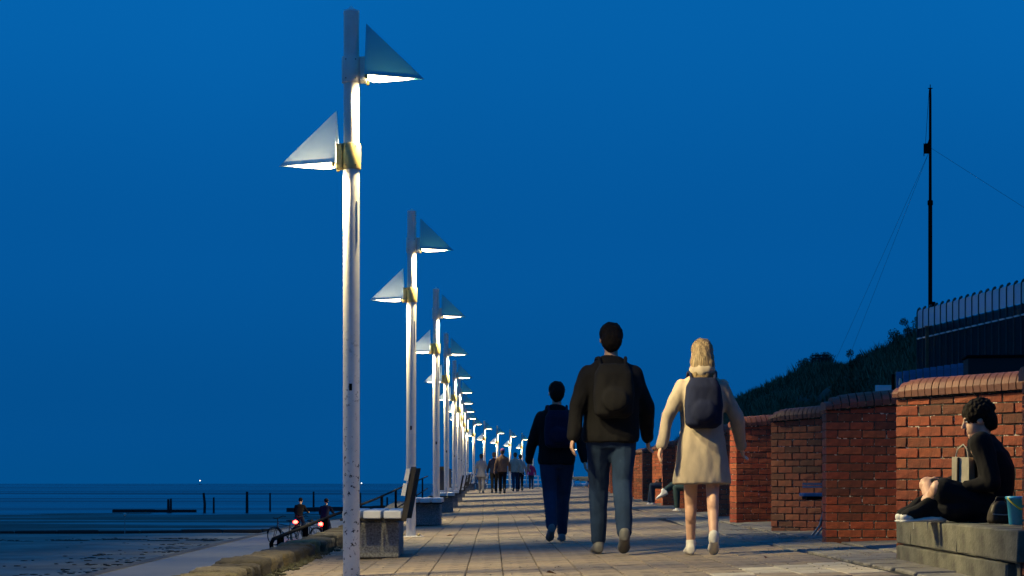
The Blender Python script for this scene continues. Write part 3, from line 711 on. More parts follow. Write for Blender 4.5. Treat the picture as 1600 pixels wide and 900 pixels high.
# sea-side railing far along the bend
fr = thing('far_railing', 'pale thin railing along the far bend of the promenade behind the group of walkers', 'railing')
pts = [(L(y_)-.9, y_, g(L(y_), y_)+1.0) for y_ in range(92, 200, 3)]
mrail = mat('galvanised rail', (.3, .32, .35), .5, .2)
for dz in (0, -.35, -.7): MB().tube([(p[0], p[1], p[2]+dz) for p in pts], .025, 5).build('rail', mrail, fr)
for p in pts: MB().tube([(p[0], p[1], p[2]), (p[0], p[1], p[2]-1.0)], .035, 5).build('post', mrail, fr)
cb = thing('cabinet', 'dark upright cabinet at the top end of the handrail behind the lamp shafts', 'cabinet', (at(691, 66.5), 66.5, rise(66)-.1))
MB().box((0, 0, .52), (.62, .5, 1.04), bev=.02).build('body', mat('cabinet grey', (.05, .05, .055), .6), cb)
MB().loft([[(-.36, -.3, 1.04), (.36, -.3, 1.04), (.36, .3, 1.04), (-.36, .3, 1.04)], [(-.05, -.05, 1.16), (.05, -.05, 1.16), (.05, .05, 1.16), (-.05, .05, 1.16)]], False).build('lid', M_DARK, cb)

# ------------------------------------------------------------------ bicycles
M_TYRE = mat('tyre rubber', (.012, .012, .012), .8); M_CHR = mat('bike metal', (.25, .25, .26), .35, metal=.8)
def bicycle(frame_m, lit=False, name='bicycle'):
    t = thing(name, '', 'bicycle'); wb = 1.06; wr_ = .335
    for yw in (0, wb):
        w_ = thing('wheel', '', 'wheel'); del w_['label'], w_['category']; w_.parent = t; w_.location = (0, yw, wr_)
        MB().torus((0, 0, 0), wr_-.018, .018, 'X', 28, 6).build('tyre', M_TYRE, w_)
        b = MB().torus((0, 0, 0), wr_-.042, .009, 'X', 28, 5)
        b.build('rim', M_CHR, w_)
        s_ = MB()
        for i in range(14):
            a = i*2*math.pi/14; s_.tube([(.02 if i % 2 else -.02, 0, 0), (0, (wr_-.05)*math.cos(a), (wr_-.05)*math.sin(a))], .0022, 3)
        s_.tube([(-.04, 0, 0), (.04, 0, 0)], .02, 8); s_.build('spokes', M_CHR, w_)
    BB = (0, .43, .29); ST = (0, .30, .80); HT = (0, .86, .86); HB = (0, .90, .70); RA = (0, 0, wr_); FA = (0, wb, wr_)
    f = MB(); f.tube([BB, ST], .016, 8); f.tube([(0, .33, .72), (0, .87, .80)], .016, 8); f.tube([BB, HB], .019, 8); f.tube([HT, HB], .019, 8)
    for s_ in (-.045, .045): f.tube([BB, (s_, RA[1], RA[2])], .010, 6); f.tube([(0, .33, .72), (s_, RA[1], RA[2])], .009, 6)
    f.build('frame', frame_m, t)
    fk = MB()
    for s_ in (-.05, .05): fk.tube([(s_*.8, .90, .70), (s_, .95, .60), (s_, FA[1], FA[2])], .012, 6)
    fk.build('fork', frame_m, t)
    MB().tube([(-.30, .72, 1.03), (-.28, .84, 1.05), (-.06, .87, 1.0), (.06, .87, 1.0), (.28, .84, 1.05), (.30, .72, 1.03)], .013, 8).tube([(0, .865, .86), (0, .87, 1.0)], .014, 8).build('handlebar', M_DARK, t)
    MB().loft([[(-.02, .46, .90), (.02, .46, .90), (.02, .46, .93), (-.02, .46, .93)], [(-.05, .34, .89), (.05, .34, .89), (.045, .34, .94), (-.045, .34, .94)], [(-.08, .22, .89), (.08, .22, .89), (.07, .22, .945), (-.07, .22, .945)], [(-.06, .17, .89), (.06, .17, .89), (.05, .17, .94), (-.05, .17, .94)]], True).tube([ST, (0, .29, .90)], .013, 6).build('saddle', M_TYRE, t)
    c = MB().torus((.05, BB[1], BB[2]), .085, .006, 'X', 18, 4); c.tube([(.06, BB[1], BB[2]), (.07, BB[1]+.1, BB[2]-.14)], .010, 6); c.tube([(-.06, BB[1], BB[2]), (-.07, BB[1]-.1, BB[2]+.14)], .010, 6)
    c.box((.12, BB[1]+.1, BB[2]-.14), (.09, .07, .02)); c.box((-.12, BB[1]-.1, BB[2]+.14), (.09, .07, .02)); c.build('crank', M_DARK, t)
    r = MB()
    for s_ in (-.06, .06): r.tube([(s_, .25, .74), (s_, -.22, .72)], .006, 5); r.tube([(s_, -.15, .72), (s_*.8, 0, wr_)], .005, 5)
    for q in range(4): r.tube([(-.06, -.2+q*.12, .722), (.06, -.2+q*.12, .722)], .004, 4)
    r.build('rack', M_DARK, t)
    for yw in (0, wb):
        m = MB(); R2 = wr_+.02
        for side in range(8):
            a0, a1 = R(20+side*18), R(38+side*18)
            m.add([(-.028, yw-R2*math.cos(a0) if yw == 0 else yw+R2*math.cos(R(180)-a0), wr_+R2*math.sin(a0)), (.028, yw-R2*math.cos(a0) if yw == 0 else yw+R2*math.cos(R(180)-a0), wr_+R2*math.sin(a0)),
                   (.028, yw-R2*math.cos(a1) if yw == 0 else yw+R2*math.cos(R(180)-a1), wr_+R2*math.sin(a1)), (-.028, yw-R2*math.cos(a1) if yw == 0 else yw+R2*math.cos(R(180)-a1), wr_+R2*math.sin(a1))], [(0, 1, 2, 3)])
        m.build('mudguard', M_DARK, t)
    MB().ell((0, -.25, .70), (.10, .04, .07) if lit else (.035, .02, .025)).build('tail_light', M_RED if lit else mat('red reflector', (.3, .01, .01), .3), t)
    return t
bk1 = bicycle(mat('black bike frame', (.02, .02, .022), .35)); bk1['label'] = 'black bicycle parked on the lower promenade behind the handrail, left one of two'
bk1['group'] = 'bicycles parked by the handrail'
def ramp_at(y_): return rz_(y_)
bk1.location = (at(468, 70), 69.5, LOWZ); bk1.rotation_euler = (0, R(-6), R(58))
index_kids()
bk2 = copy_tree(bk1); bk2.location = (at(497, 70), 69.8, LOWZ); bk2.rotation_euler = (0, R(-6), R(48)); bk2['label'] = 'black bicycle parked on the lower promenade just right of another parked one'

# ------------------------------------------------------------------ people
def remeshed(name, b, vox, m_, parent, smooth=3, nz_=0, nscale=6, seed=0):
    me = b.mesh(name, m_); o = bpy.data.objects.new('tmp', me); COL.objects.link(o)
    r = o.modifiers.new('r', 'REMESH'); r.mode = 'VOXEL'; r.voxel_size = vox; r.use_smooth_shade = True
    s = o.modifiers.new('s', 'SMOOTH'); s.factor = .5; s.iterations = smooth
    dg = bpy.context.evaluated_depsgraph_get(); me2 = bpy.data.meshes.new_from_object(o.evaluated_get(dg))
    bpy.data.objects.remove(o); me2.name = name
    if nz_:
        n_ = len(me2.vertices); co = np.empty(n_*3); me2.vertices.foreach_get('co', co); co = co.reshape(-1, 3)
        no = np.array([v.normal[:] for v in me2.vertices])
        dsp = np.array([noise.noise(Vector((c[0]*nscale+seed, c[1]*nscale, c[2]*nscale*.6)))+.5*noise.noise(Vector((c[0]*nscale*2.7, c[1]*nscale*2.7+seed, c[2]*nscale*1.2))) for c in co])
        co = co+no*(dsp*nz_)[:, None]; me2.vertices.foreach_set('co', co.ravel()); me2.update()
    me2.polygons.foreach_set('use_smooth', [True]*len(me2.polygons))
    if not me2.materials: me2.materials.append(m_)
    return link(name, me2, parent)
def ring(c, rx, ry, n=20, rot=None, sq=2.3):
    out = []
    for k in range(n):
        a = 2*math.pi*k/n; ca, sa = math.cos(a), math.sin(a)
        p = Vector((rx*math.copysign(abs(ca)**(2/sq), ca), ry*math.copysign(abs(sa)**(2/sq), sa), 0))
        if rot is not None: p = rot @ p
        out.append(Vector(c)+p)
    return out
def limb(b, pts, rs, n=10):
    # tapered limb with rounded ends
    pts = [Vector(p) for p in pts]; q = []; r = []
    for i in range(len(pts)-1):
        for k in range(5):
            f = k/5; q.append(pts[i].lerp(pts[i+1], f)); r.append(rs[i]*(1-f)+rs[i+1]*f)
    q.append(pts[-1]); r.append(rs[-1]); b.tube(q, r, n)
    for p, rr in ((pts[0], rs[0]), (pts[-1], rs[-1])): b.ell(p, (rr,)*3)
    for p, rr in zip(pts[1:-1], rs[1:-1]): b.ell(p, (rr,)*3)
def hand(b, w_, fdir, out_dir, s=1, curl=.4):
    # palm, four fingers and a thumb; fdir points to the finger tips, out_dir to the thumb side
    w_ = Vector(w_); f = Vector(fdir).normalized(); o = Vector(out_dir); o = (o-f*o.dot(f)).normalized(); nrm = f.cross(o)
    M = Matrix((o, f, nrm)).transposed()
    b.ell(w_+f*.045*s, (.040*s, .052*s, .017*s), M)
    for k, (ofs, ln) in enumerate(((.028, .070), (.010, .080), (-.009, .074), (-.027, .058))):
        p0 = w_+f*.07*s+o*ofs*s; p1 = p0+(f*math.cos(curl)+nrm*math.sin(curl))*ln*.5*s; p2 = p1+(f*math.cos(curl*2.3)+nrm*math.sin(curl*2.3))*ln*.5*s
        limb(b, [p0, p1, p2], [.0092*s, .0085*s, .007*s], 7)
    p0 = w_+f*.025*s+o*.032*s; p1 = p0+(f*.75+o*.6)*.038*s; limb(b, [p0, p1, p1+(f*.95+nrm*.25)*.03*s], [.012*s, .010*s, .008*s], 7)
def head(b, c, fwd, up=(0, 0, 1), s=1.0):
    f = Vector(fwd).normalized(); u = Vector(up); u = (u-f*u.dot(f)).normalized(); r = f.cross(u)
    M = Matrix((r, f, u)).transposed(); c = Vector(c); P = lambda x, y, z: c+(r*x+f*y+u*z)*s
    b.ell(P(0, -.012, .025), (.077*s, .098*s, .090*s), M, 16, 12)      # skull
    b.ell(P(0, .025, -.045), (.058*s, .070*s, .072*s), M, 14, 10)      # face and jaw
    b.ell(P(0, .082, -.095), (.022*s, .018*s, .018*s), M)              # chin
    limb(b, [P(0, .088, .015), P(0, .112, -.022)], [.010*s, .014*s])   # nose
    b.ell(P(0, .088, -.055), (.024*s, .012*s, .007*s), M); b.ell(P(0, .086, -.068), (.021*s, .012*s, .007*s), M)  # lips
    b.ell(P(0, .080, .030), (.052*s, .016*s, .012*s), M)               # brow
    for q in (-1, 1): b.ell(P(q*.078, -.005, -.012), (.010*s, .020*s, .032*s), M)
    return P, M
def shoe(b, heel, toe, z0, s=1.0, h=.07, w_=.043):
    h_ = Vector((heel[0], heel[1], 0)); t_ = Vector((toe[0], toe[1], 0)); d = (t_-h_).normalized(); side = Vector((d.y, -d.x, 0)); rings = []
    L_ = (t_-h_).length
    for q, ww, hh in ((0, .6, .75), (.08, .78, 1.0), (.25, .80, 1.05), (.45, .82, .9), (.65, 1.0, .62), (.85, .95, .48), (.97, .6, .34), (1.0, .3, .2)):
        c = h_+d*L_*q; r_ = []
        for k in range(12):
            a = 2*math.pi*k/12; zz = math.sin(a)
            r_.append(c+side*math.cos(a)*w_*s*ww+Vector((0, 0, z0+h*hh*s*.5+zz*h*hh*s*.5)))
        rings.append(r_)
    b.loft([r_[::-1] for r_ in rings], True)

def walker(label, loc, height, rz, top, bottom, hair_m, coat_hem=.82, phase=1, pack=None, vox=.016, hairlong=False, shoes=(.05, .05, .05), bare_leg=False, hood=False, wide=1.0, group=None, cat='person', cap=None, arms=.18, skin=M_SKINc, bulk=1.0):
    s = height/1.75; t = thing('person', label, cat, loc, rz, group, s)
    # joints (facing +Y), mid-stride
    p = phase; hipz = .90
    J = {}
    for sd, st in ((-1, p), (1, -p)):
        hip = Vector((sd*.088, 0, hipz)); foot = Vector((sd*.075, st*.26, .085+(0.07 if st < 0 else .0)))
        knee = (hip+foot)/2+Vector((0, .045+(.05 if st < 0 else 0), 0)); knee.z += .01
        J[sd] = (hip, knee, foot, st)
    sh = 1.405; A = {}
    for sd, st in ((-1, -p), (1, p)):
        S0 = Vector((sd*.165*wide, 0, sh-.03)); E = Vector((sd*(.20+arms*.25)*wide, st*.07-.02, sh-.29)); W_ = Vector((sd*(.20+arms*.42)*wide, st*.18+.04, sh-.53))
        A[sd] = (S0, E, W_)
    body = MB()
    body.loft([ring((0, 0, z), rx, ry)[::1] for z, rx, ry in ((.84, .10, .08), (.90, .155, .105), (1.0, .14, .095), (1.12, .132, .09), (1.25, .15, .10), (1.36, .165, .10), (1.43, .13, .075), (1.47, .06, .05))], True)
    limb(body, [(0, 0, 1.42), (0, .01, 1.53)], [.058, .052])
    head(body, (0, .03, 1.625), (0, 1, -.08))
    for sd in (-1, 1):
        hip, knee, foot, st = J[sd]; limb(body, [hip, knee, foot], [.080, .055, .036] if bare_leg else [.06, .042, .03])
        calf = knee.lerp(foot, .35)+Vector((0, -.02, 0)); body.ell(calf, (.048, .050, .10) if bare_leg else (.03, .03, .05))
        S0, E, W_ = A[sd]; limb(body, [S0, E, W_], [.048, .038, .026]); hand(body, W_, (W_-E), (0, 1, 0), 1, .35)
    remeshed('body', body, min(vox, .012), skin, t, 1)
    # lower garment
    if not bare_leg:
        tr = MB(); tr.loft([ring((0, 0, z), rx, ry) for z, rx, ry in ((.80, .12, .10), (.88, .168, .122), (1.0, .150, .108), (1.03, .145, .104))], True)
        for sd in (-1, 1):
            hip, knee, foot, st = J[sd]; limb(tr, [hip+Vector((0, -.005, -.02)), knee, knee.lerp(foot, .93)], [.106, .078, .060])
        remeshed('trousers', tr, vox, bottom, t, 2, .006, 9, 3)
    # upper garment
    jk = MB(); kx = bulk
    if coat_hem < .75:
        prof = [(coat_hem, .235, .185), (coat_hem+.12, .22, .17), (.88, .20, .15), (1.03, .172, .125), (1.2, .178, .128), (1.31, .185, .122), (1.38, .165, .105), (1.43, .115, .08), (1.49, .068, .06)]
    else: prof = [(coat_hem, .175, .135), (coat_hem+.05, .185, .14), (1.02, .175, .132), (1.15, .178, .132), (1.26, .195, .135), (1.35, .190, .12), (1.40, .160, .10), (1.44, .115, .08), (1.49, .068, .062)]
    jk.loft([ring((0, 0, z), rx*kx*wide, ry*kx) for z, rx, ry in prof], True)
    for sd in (-1, 1):
        S0, E, W_ = A[sd]; limb(jk, [S0+Vector((-sd*.012, 0, -.025)), E, W_-(W_-E)*.06], [.066*kx, .060*kx, .048*kx])
    if hood: jk.ell((0, -.075, 1.49), (.11, .075, .07))
    remeshed('coat' if coat_hem < .75 else 'jacket', jk, vox, top, t, 7, .014, 7, 1)
    # hair
    hr_ = MB(); hr_.ell((0, .012, 1.658), (.090, .108, .092), None, 16, 12); hr_.ell((0, -.045, 1.61), (.080, .070, .095))
    if hairlong: hr_.ell((0, -.09, 1.50), (.10, .05, .16)); hr_.ell((.05, -.03, 1.55), (.05, .06, .11)); hr_.ell((-.05, -.03, 1.55), (.05, .06, .11))
    o = remeshed('hair', hr_, .011, hair_m, t, 1, .008, 24, 2)
    if cap: 
        c = MB(); c.ell((0, .0, 1.69), (.098, .112, .075), None, 16, 10); remeshed('cap', c, .012, cap, t, 2)
    for sd in (-1, 1):
        hip, knee, foot, st = J[sd]; b = MB()
        shoe(b, (foot.x, foot.y-.075), (foot.x+sd*.012, foot.y+.19), foot.z-.085, 1.12, .085, .045)
        if st < 0:   # heel raised behind
            piv = Vector((foot.x, foot.y+.14, foot.z-.085)); Mx = Matrix.Rotation(R(-24), 3, 'X'); b.v = [tuple(piv+Mx @ (Vector(v)-piv)+Vector((0, 0, -.045))) for v in b.v]
        limb(b, [(foot.x, foot.y-.01, foot.z-.01), (foot.x, foot.y-.01, foot.z+.02)], [.045, .043])
        remeshed('shoe', b, .012, mat('shoe', shoes, .6), t, 2)
    if pack:
        b = MB(); b.loft([ring((0, -.19*kx, z), rx, ry, sq=3) for z, rx, ry in ((1.02, .10, .05), (1.05, .145, .085), (1.2, .155, .10), (1.35, .14, .085), (1.42, .10, .05))], True)
        b.ell((0, -.285*kx, 1.15), (.10, .035, .09))
        o = remeshed('backpack_body', b, .012, pack, t, 2, .006, 10); o.name = 'rucksack'
        st_ = MB()
        for sd in (-1, 1): st_.tube([(sd*.09, -.15*kx, 1.40), (sd*.10, -.08, 1.475), (sd*.11, .02, 1.475), (sd*.12, .12*kx, 1.40), (sd*.125, .135*kx, 1.25), (sd*.16*kx, .03, 1.10), (sd*.11, -.13*kx, 1.06)], .013, 6)
        st_.build('shoulder_strap', pack, o)
    return t
def cloth(n, c, r=.9, v=.35): return mat(n, c, r, v, 5, bump=1.0, bscale=9, spec=.2, stretch=(1, 1, .55))
H_DK = mat('dark hair', (.009, .006, .005), .8, .4, 50, bump=.6, bscale=120, spec=.15)
H_BR = mat('brown hair', (.06, .035, .02), .6, .4, 50, bump=.6)
H_BL = mat('blond hair', (.22, .15, .075), .6, .6, 60, bump=1, bscale=90, stretch=(1, 1, .12))
C_BLACK = cloth('black jacket', (.007, .007, .009)); C_NAVY = cloth('navy cloth', (.006, .010, .036)); C_JEAN = cloth('blue denim', (.016, .036, .085)); C_JEAN2 = cloth('dark denim', (.02, .04, .085))
C_BEIGE = cloth('beige coat cloth', (.31, .26, .21), .9, .25); C_WHITE = cloth('pale cloth', (.42, .40, .38)); C_BROWN = cloth('brown coat', (.17, .11, .08)); C_PINK = cloth('pink jacket', (.55, .03, .14)); C_CREAM = cloth('cream jacket', (.5, .45, .36)); C_LGREY = cloth('pale trousers', (.33, .31, .30))
def put(px, d): x = at(px, d); return (x, d, g(x, d))
walker('tall walker in a black jacket, blue jeans and black backpack, seen from behind', put(955, 16.4), 1.99, R(2), C_BLACK, C_JEAN, H_DK, .84, 1, pack=C_BLACK, vox=.011, bulk=1.12, shoes=(.10, .10, .10), wide=1.08, skin=M_SKINc)
walker('shorter walker in a navy-black jacket and dark jeans left of the tall one', put(870, 20.2), 1.70, R(3), C_BLACK, C_JEAN2, H_DK, .84, -1, pack=C_NAVY, vox=.013, shoes=(.14, .14, .15), wide=1.05, bulk=1.08)
walker('woman in a long beige coat with fair hair and a small navy backpack', put(1097, 15.5), 1.76, R(-2), C_BEIGE, C_BEIGE, H_BL, .58, 1, pack=C_NAVY, vox=.011, hairlong=True, bare_leg=True, hood=True, shoes=(.5, .48, .45), arms=.32)
walker('distant walker in pale grey clothes, leftmost of the far group', put(752, 80), 1.66, 0, C_WHITE, C_LGREY, H_BR, .72, 1, vox=.02, shoes=(.3, .3, .3))
walker('distant walker in a dark blue jacket, second from left of the far group', put(772, 79), 1.70, 0, C_NAVY, C_BLACK, H_BR, .84, -1, vox=.02)
walker('distant walker in a brown coat and purple cap', put(785, 76.5), 1.80, 0, C_BROWN, C_BLACK, H_BR, .84, 1, vox=.02, cap=cloth('purple cap', (.25, .10, .28)), wide=1.1)
walker('distant walker in a cream jacket and dark trousers beside the brown coat', put(805, 83), 1.70, 0, C_CREAM, C_JEAN2, H_BR, .86, -1, vox=.02, wide=1.1)
walker('smaller distant walker in a cream top close behind the cream jacket', put(813, 85), 1.62, 0, C_WHITE, C_BLACK, H_DK, .86, 1, vox=.02)
walker('child in a bright pink jacket, rightmost of the far group', put(830, 94), 1.38, 0, C_PINK, C_JEAN2, H_BR, .84, 1, vox=.022)

# ---- seated person on the ledge (faces left)
def seated_main():
    t = thing('person', 'seated person in black with bare knees and black and white sneakers on the ledge', 'person', (3.085, 12.42, .367), R(-14), None, .95)
    sk = MB()
    hipN, hipF = Vector((0, -.085, .10)), Vector((0, .085, .10))
    kneeN, ankN = Vector((-.33, -.20, .23)), Vector((-.43, .10, .075))
    kneeF, ankF = Vector((-.415, .16, .255)), Vector((-.35, -.13, .08))
    sh_ = Vector((-.05, 0, .55)); shN, shF = Vector((-.05, -.17, .54)), Vector((-.07, .16, .54))
    sk.loft([ring((x, 0, z), rx, ry) for x, z, rx, ry in ((0.02, .04, .09, .13), (0, .12, .105, .155), (.03, .25, .095, .13), (.03, .38, .10, .145), (-.02, .48, .10, .16), (-.05, .55, .07, .12), (-.06, .59, .05, .055))], True)
    limb(sk, [(-.03, 0, .56), (-.055, 0, .64)], [.056, .052])
    HC = Vector((-.075, 0, .70)); P, M = head(sk, HC, (-.93, -.08, -.30), (-.15, 0, 1), .98)
    limb(sk, [hipN, kneeN, ankN], [.085, .058, .038]); limb(sk, [hipF, kneeF, ankF], [.085, .058, .038])
    sk.ell((-.40, -.08, .15), (.05, .07, .05))
    eN, wN = Vector((.02, -.23, .27)), Vector((-.19, -.17, .235)); eF, wF = Vector((-.12, .24, .30)), Vector((-.30, .12, .265))
    limb(sk, [shN, eN, wN], [.045, .038, .026]); hand(sk, wN, (-.8, .2, -.25), (0, .3, 1), 1, .5)
    limb(sk, [shF, eF, wF], [.045, .038, .026]); hand(sk, wF, (-.9, .1, -.2), (0, -.3, 1), 1, .4)
    remeshed('body', sk, .008, M_SKINc, t, 1)
    for q in (-1, 1):
        MB().ell(P(q*.030, .074, .008), (.010, .010, .008)).build('eye', mat('eye', (.6, .6, .58), .2), t)
    sh = MB(); sh.loft([ring((x, 0, z), rx, ry) for x, z, rx, ry in ((0.03, .05, .13, .165), (.02, .14, .135, .175), (.05, .25, .12, .155), (.045, .38, .125, .17), (.01, .48, .118, .185), (-.02, .55, .09, .14), (-.035, .60, .062, .066))], True)
    limb(sh, [shN, eN], [.075, .066]); limb(sh, [shF, eF], [.075, .062]); limb(sh, [eN, eN.lerp(wN, .75)], [.062, .046]); limb(sh, [eF, eF.lerp(wF, .7)], [.058, .044])
    remeshed('sweater', sh, .010, cloth('black sweater', (.005, .005, .008)), t, 2, .010, 8)
    so = MB(); so.loft([ring((0.0, 0, z), rx, ry) for z, rx, ry in ((.0, .13, .17), (.10, .145, .18), (.20, .125, .165))], True)
    limb(so, [hipN+Vector((0, -.01, .01)), hipN.lerp(kneeN, .88)], [.115, .088]); limb(so, [hipF+Vector((0, .01, 0)), hipF.lerp(kneeF, .82)], [.11, .088])
    so.ell((-.2, -.12, .10), (.16, .13, .10))
    remeshed('shorts', so, .010, cloth('black shorts', (.005, .006, .010)), t, 2, .008, 9)
    ha = MB(); ha.ell(P(0, -.02, .045), (.098, .112, .095), M, 16, 12); ha.ell(P(0, -.075, -.02), (.085, .06, .085), M)
    for k in range(110):
        a = rnd.uniform(0, 6.28); e = rnd.uniform(-.1, 1.3); q = P(.092*math.cos(a)*math.cos(e), -.025+.105*math.sin(a)*math.cos(e), .045+.09*math.sin(e)); 
        if math.sin(a)*math.cos(e) > .55 and e < .6: continue
        ha.ell(q, (.015, .015, .016), None, 7, 5)
    remeshed('hair', ha, .006, H_DK, t, 0, .008, 30)
    # sneakers: canvas upper, white toe and sole
    cv = cloth('black canvas', (.012, .012, .013)); wr2 = mat('white rubber', (.62, .62, .60), .5, .15)
    for ank, toe in ((ankN, Vector((-.50, .0, 0))), (ankF, Vector((-.47, -.16, 0)))):
        d = (Vector((toe.x, toe.y, 0))-Vector((ank.x, ank.y, 0))).normalized() if ank is ankF else Vector((-.75, -.66, 0))
        heel = Vector((ank.x, ank.y, 0))-d*.06; tip = heel+d*.30; st = thing('sneaker', '', ''); del st['label'], st['category']; st.parent = t
        b = MB(); shoe(b, heel, tip, .018, 1.3, .125, .042); limb(b, [(ank.x, ank.y, .06), (ank.x+.005, ank.y, .125)], [.046, .044])
        remeshed('upper', b, .008, cv, st, 1)
        b = MB(); shoe(b, heel-d*.005, tip+d*.008, 0, 1.38, .032, .045); remeshed('sole', b, .007, wr2, st, 1)
        b = MB(); b.ell(tuple(tip-d*.045+Vector((0, 0, .036))), (.052, .052, .040)); remeshed('toe_cap', b, .007, wr2, st, 1)
        lc = MB(); sd = Vector((d.y, -d.x, 0))
        for q in range(5):
            c = heel+d*(.10+q*.022); lc.tube([tuple(c+sd*.022+Vector((0, 0, .098-q*.009))), tuple(c+Vector((0, 0, .108-q*.010))), tuple(c-sd*.022+Vector((0, 0, .098-q*.009)))], .0035, 5)
        c = heel+d*.10; lc.tube([tuple(c+sd*.02+Vector((0, 0, .105))), tuple(c+sd*.065+Vector((0, 0, .08))), tuple(c+sd*.07+Vector((0, 0, .01))), tuple(c+sd*.072+Vector((0, 0, -.05)))], .003, 5)
        lc.build('lace', wr2, st)
    return t
seated_main()
M_CANV = cloth('beige canvas', (.46, .42, .33))
tb = thing('tote_bag', 'upright beige canvas bag with thin round handle beside the seated person', 'bag', (2.955, 12.52, .367), R(-50))
b = MB(); b.loft([[(-.075, -.03, 0), (.05, -.03, 0), (.05, .03, 0), (-.075, .03, 0)], [(-.08, -.035, .2), (.055, -.035, .2), (.055, .035, .2), (-.08, .035, .2)], [(-.085, -.028, .425), (.05, -.028, .42), (.05, .028, .42), (-.085, .028, .425)]], False); b.build('pouch', M_CANV, tb)
b = MB(); b.tube([(-.033, -.037, .02), (-.03, -.041, .2), (-.03, -.034, .42)], .008, 6); b.build('seam', cloth('dark trim', (.05, .045, .04)), tb)
b = MB(); b.tube([(-.06+.05*0, -.02, .42), (-.045, -.02, .475), (0, -.02, .505), (.03, -.02, .475), (.04, -.02, .42)], .005, 6); b.build('handle', mat('pale handle', (.3, .29, .25), .5), tb)
sb = thing('shoulder_bag', 'small dark bag on the ledge between the seated person and the blue bucket', 'bag', (3.05, 12.02, .367), R(12))
b = MB(); b.loft([ring((0, 0, z), rx, ry, sq=3) for z, rx, ry in ((0, .06, .05), (.02, .072, .06), (.07, .07, .058), (.12, .052, .045), (.14, .03, .03))], True); remeshed('pouch', b, .007, cloth('worn dark leather', (.03, .024, .02), .5), sb, 1, .006, 18)
MB().tube([(-.04, -.01, .12), (-.02, -.01, .165), (.03, -.01, .165), (.05, -.01, .12)], .006, 6).build('handle', M_TYRE, sb); MB().tube([(-.066, -.045, .06), (0, -.068, .055), (.066, -.045, .06)], .004, 5).build('zip', M_CHR, sb)
bu = thing('bucket', 'light blue plastic beach bucket with a yellow handle at the right edge of the ledge', 'bucket', (3.085, 11.72, .367))
M_BL = mat('blue plastic', (.03, .33, .60), .35, .08, 4)
MB().lathe([(.046, 0), (.050, .002), (.064, .155), (.070, .156), (.071, .172), (.066, .173), (.062, .156), (.048, .012), (.001, .010)], n=24).build('pail', M_BL, bu)
MB().tube([(-.066, -.02, .165), (-.055, -.055, .14), (-.01, -.075, .10), (.04, -.062, .085), (.068, -.01, .16)], .005, 6).build('handle', mat('yellow plastic', (.60, .50, .03), .4), bu)

# ---- people sitting in the farther bays, legs out over the paving
def seated_far(label, x, y_, top, bottom, sock, cross=True, rz=R(80)):
    t = thing('person', label, 'person', (x, y_, .02+rise(y_)), rz)   # local facing +Y after rz -> towards the sea (left)
    sk = MB(); sk.loft([ring((0, yy, z), rx, ry) for yy, z, rx, ry in ((0, .50, .155, .11), (0, .62, .14, .095), (0, .8, .15, .10), (.0, .92, .165, .10), (0, 1.0, .10, .07))], True)
    limb(sk, [(0, 0, 1.0), (0, .01, 1.08)], [.055, .05]); head(sk, (0, .03, 1.17), (0, 1, -.1))
    kn = {-1: Vector((-.10, .44, .50)), 1: Vector((.10, .46, .58 if cross else .50))}; an = {-1: Vector((-.10, .42, .09)), 1: Vector((-.12, .68, .42)) if cross else Vector((.1, .52, .09))}
    for sd in (-1, 1):
        limb(sk, [(sd*.09, 0, .52), kn[sd], an[sd]], [.075, .052, .034]); limb(sk, [(sd*.17, 0, .97), (sd*.22, .05, .72), (sd*.12, .27, .62)], [.045, .036, .025]); hand(sk, (sd*.12, .27, .62), (-sd*.3, 1, -.1), (-sd, 0, 0), 1, .4)
    remeshed('body', sk, .013, M_SKINc, t, 1)
    tr = MB(); tr.loft([ring((0, 0, z), rx, ry) for z, rx, ry in ((.46, .15, .12), (.55, .165, .13), (.66, .15, .11))], True)
    for sd in (-1, 1): limb(tr, [(sd*.09, 0, .53), kn[sd], kn[sd].lerp(an[sd], .85)], [.092, .070, .056])
    remeshed('trousers', tr, .014, bottom, t, 2, .006, 9)
    j = MB(); j.loft([ring((0, 0, z), rx, ry) for z, rx, ry in ((.58, .165, .125), (.75, .17, .12), (.9, .185, .12), (.98, .14, .09), (1.02, .07, .06))], True)
    for sd in (-1, 1): limb(j, [(sd*.165, 0, .95), (sd*.22, .05, .72), (sd*.13, .25, .63)], [.068, .055, .043])
    remeshed('jacket', j, .015, top, t, 2, .008, 7)
    h = MB(); h.ell((0, .01, 1.205), (.09, .108, .09)); h.ell((0, -.04, 1.16), (.08, .07, .09)); remeshed('hair', h, .012, H_BR, t, 1, .006, 20)
    for sd in (-1, 1):
        a = an[sd]; b = MB(); shoe(b, (a.x, a.y-.07), (a.x, a.y+.19), a.z-.085, 1.15, .09, .045)
        if cross and sd == 1:
            Mx = Matrix.Rotation(R(-25), 3, 'X'); b.v = [tuple(a+Mx @ (Vector(v)-a)) for v in b.v]
        limb(b, [(a.x, a.y, a.z-.02), (a.x, a.y, a.z+.02)], [.045, .043]); remeshed('shoe', b, .012, sock, t, 2)
    return t
WS = mat('white sneaker', (.6, .62, .66), .5, .1)
seated_far('person in dark top sitting legs crossed in white shoes, right of the seated pair', T(35.8)+.30, 35.8, C_BLACK, cloth('dark teal trousers', (.03, .06, .075)), WS, True)
seated_far('person in dark clothes sitting with both pale shoes down, left of the seated pair', T(44.0)+.30, 44.0, C_BLACK, C_JEAN2, WS, False)
seated_far('tiny dark seated person in a far bay right of the shorter walker', T(72)-.05, 72.5, C_BLACK, C_JEAN2, WS, True)

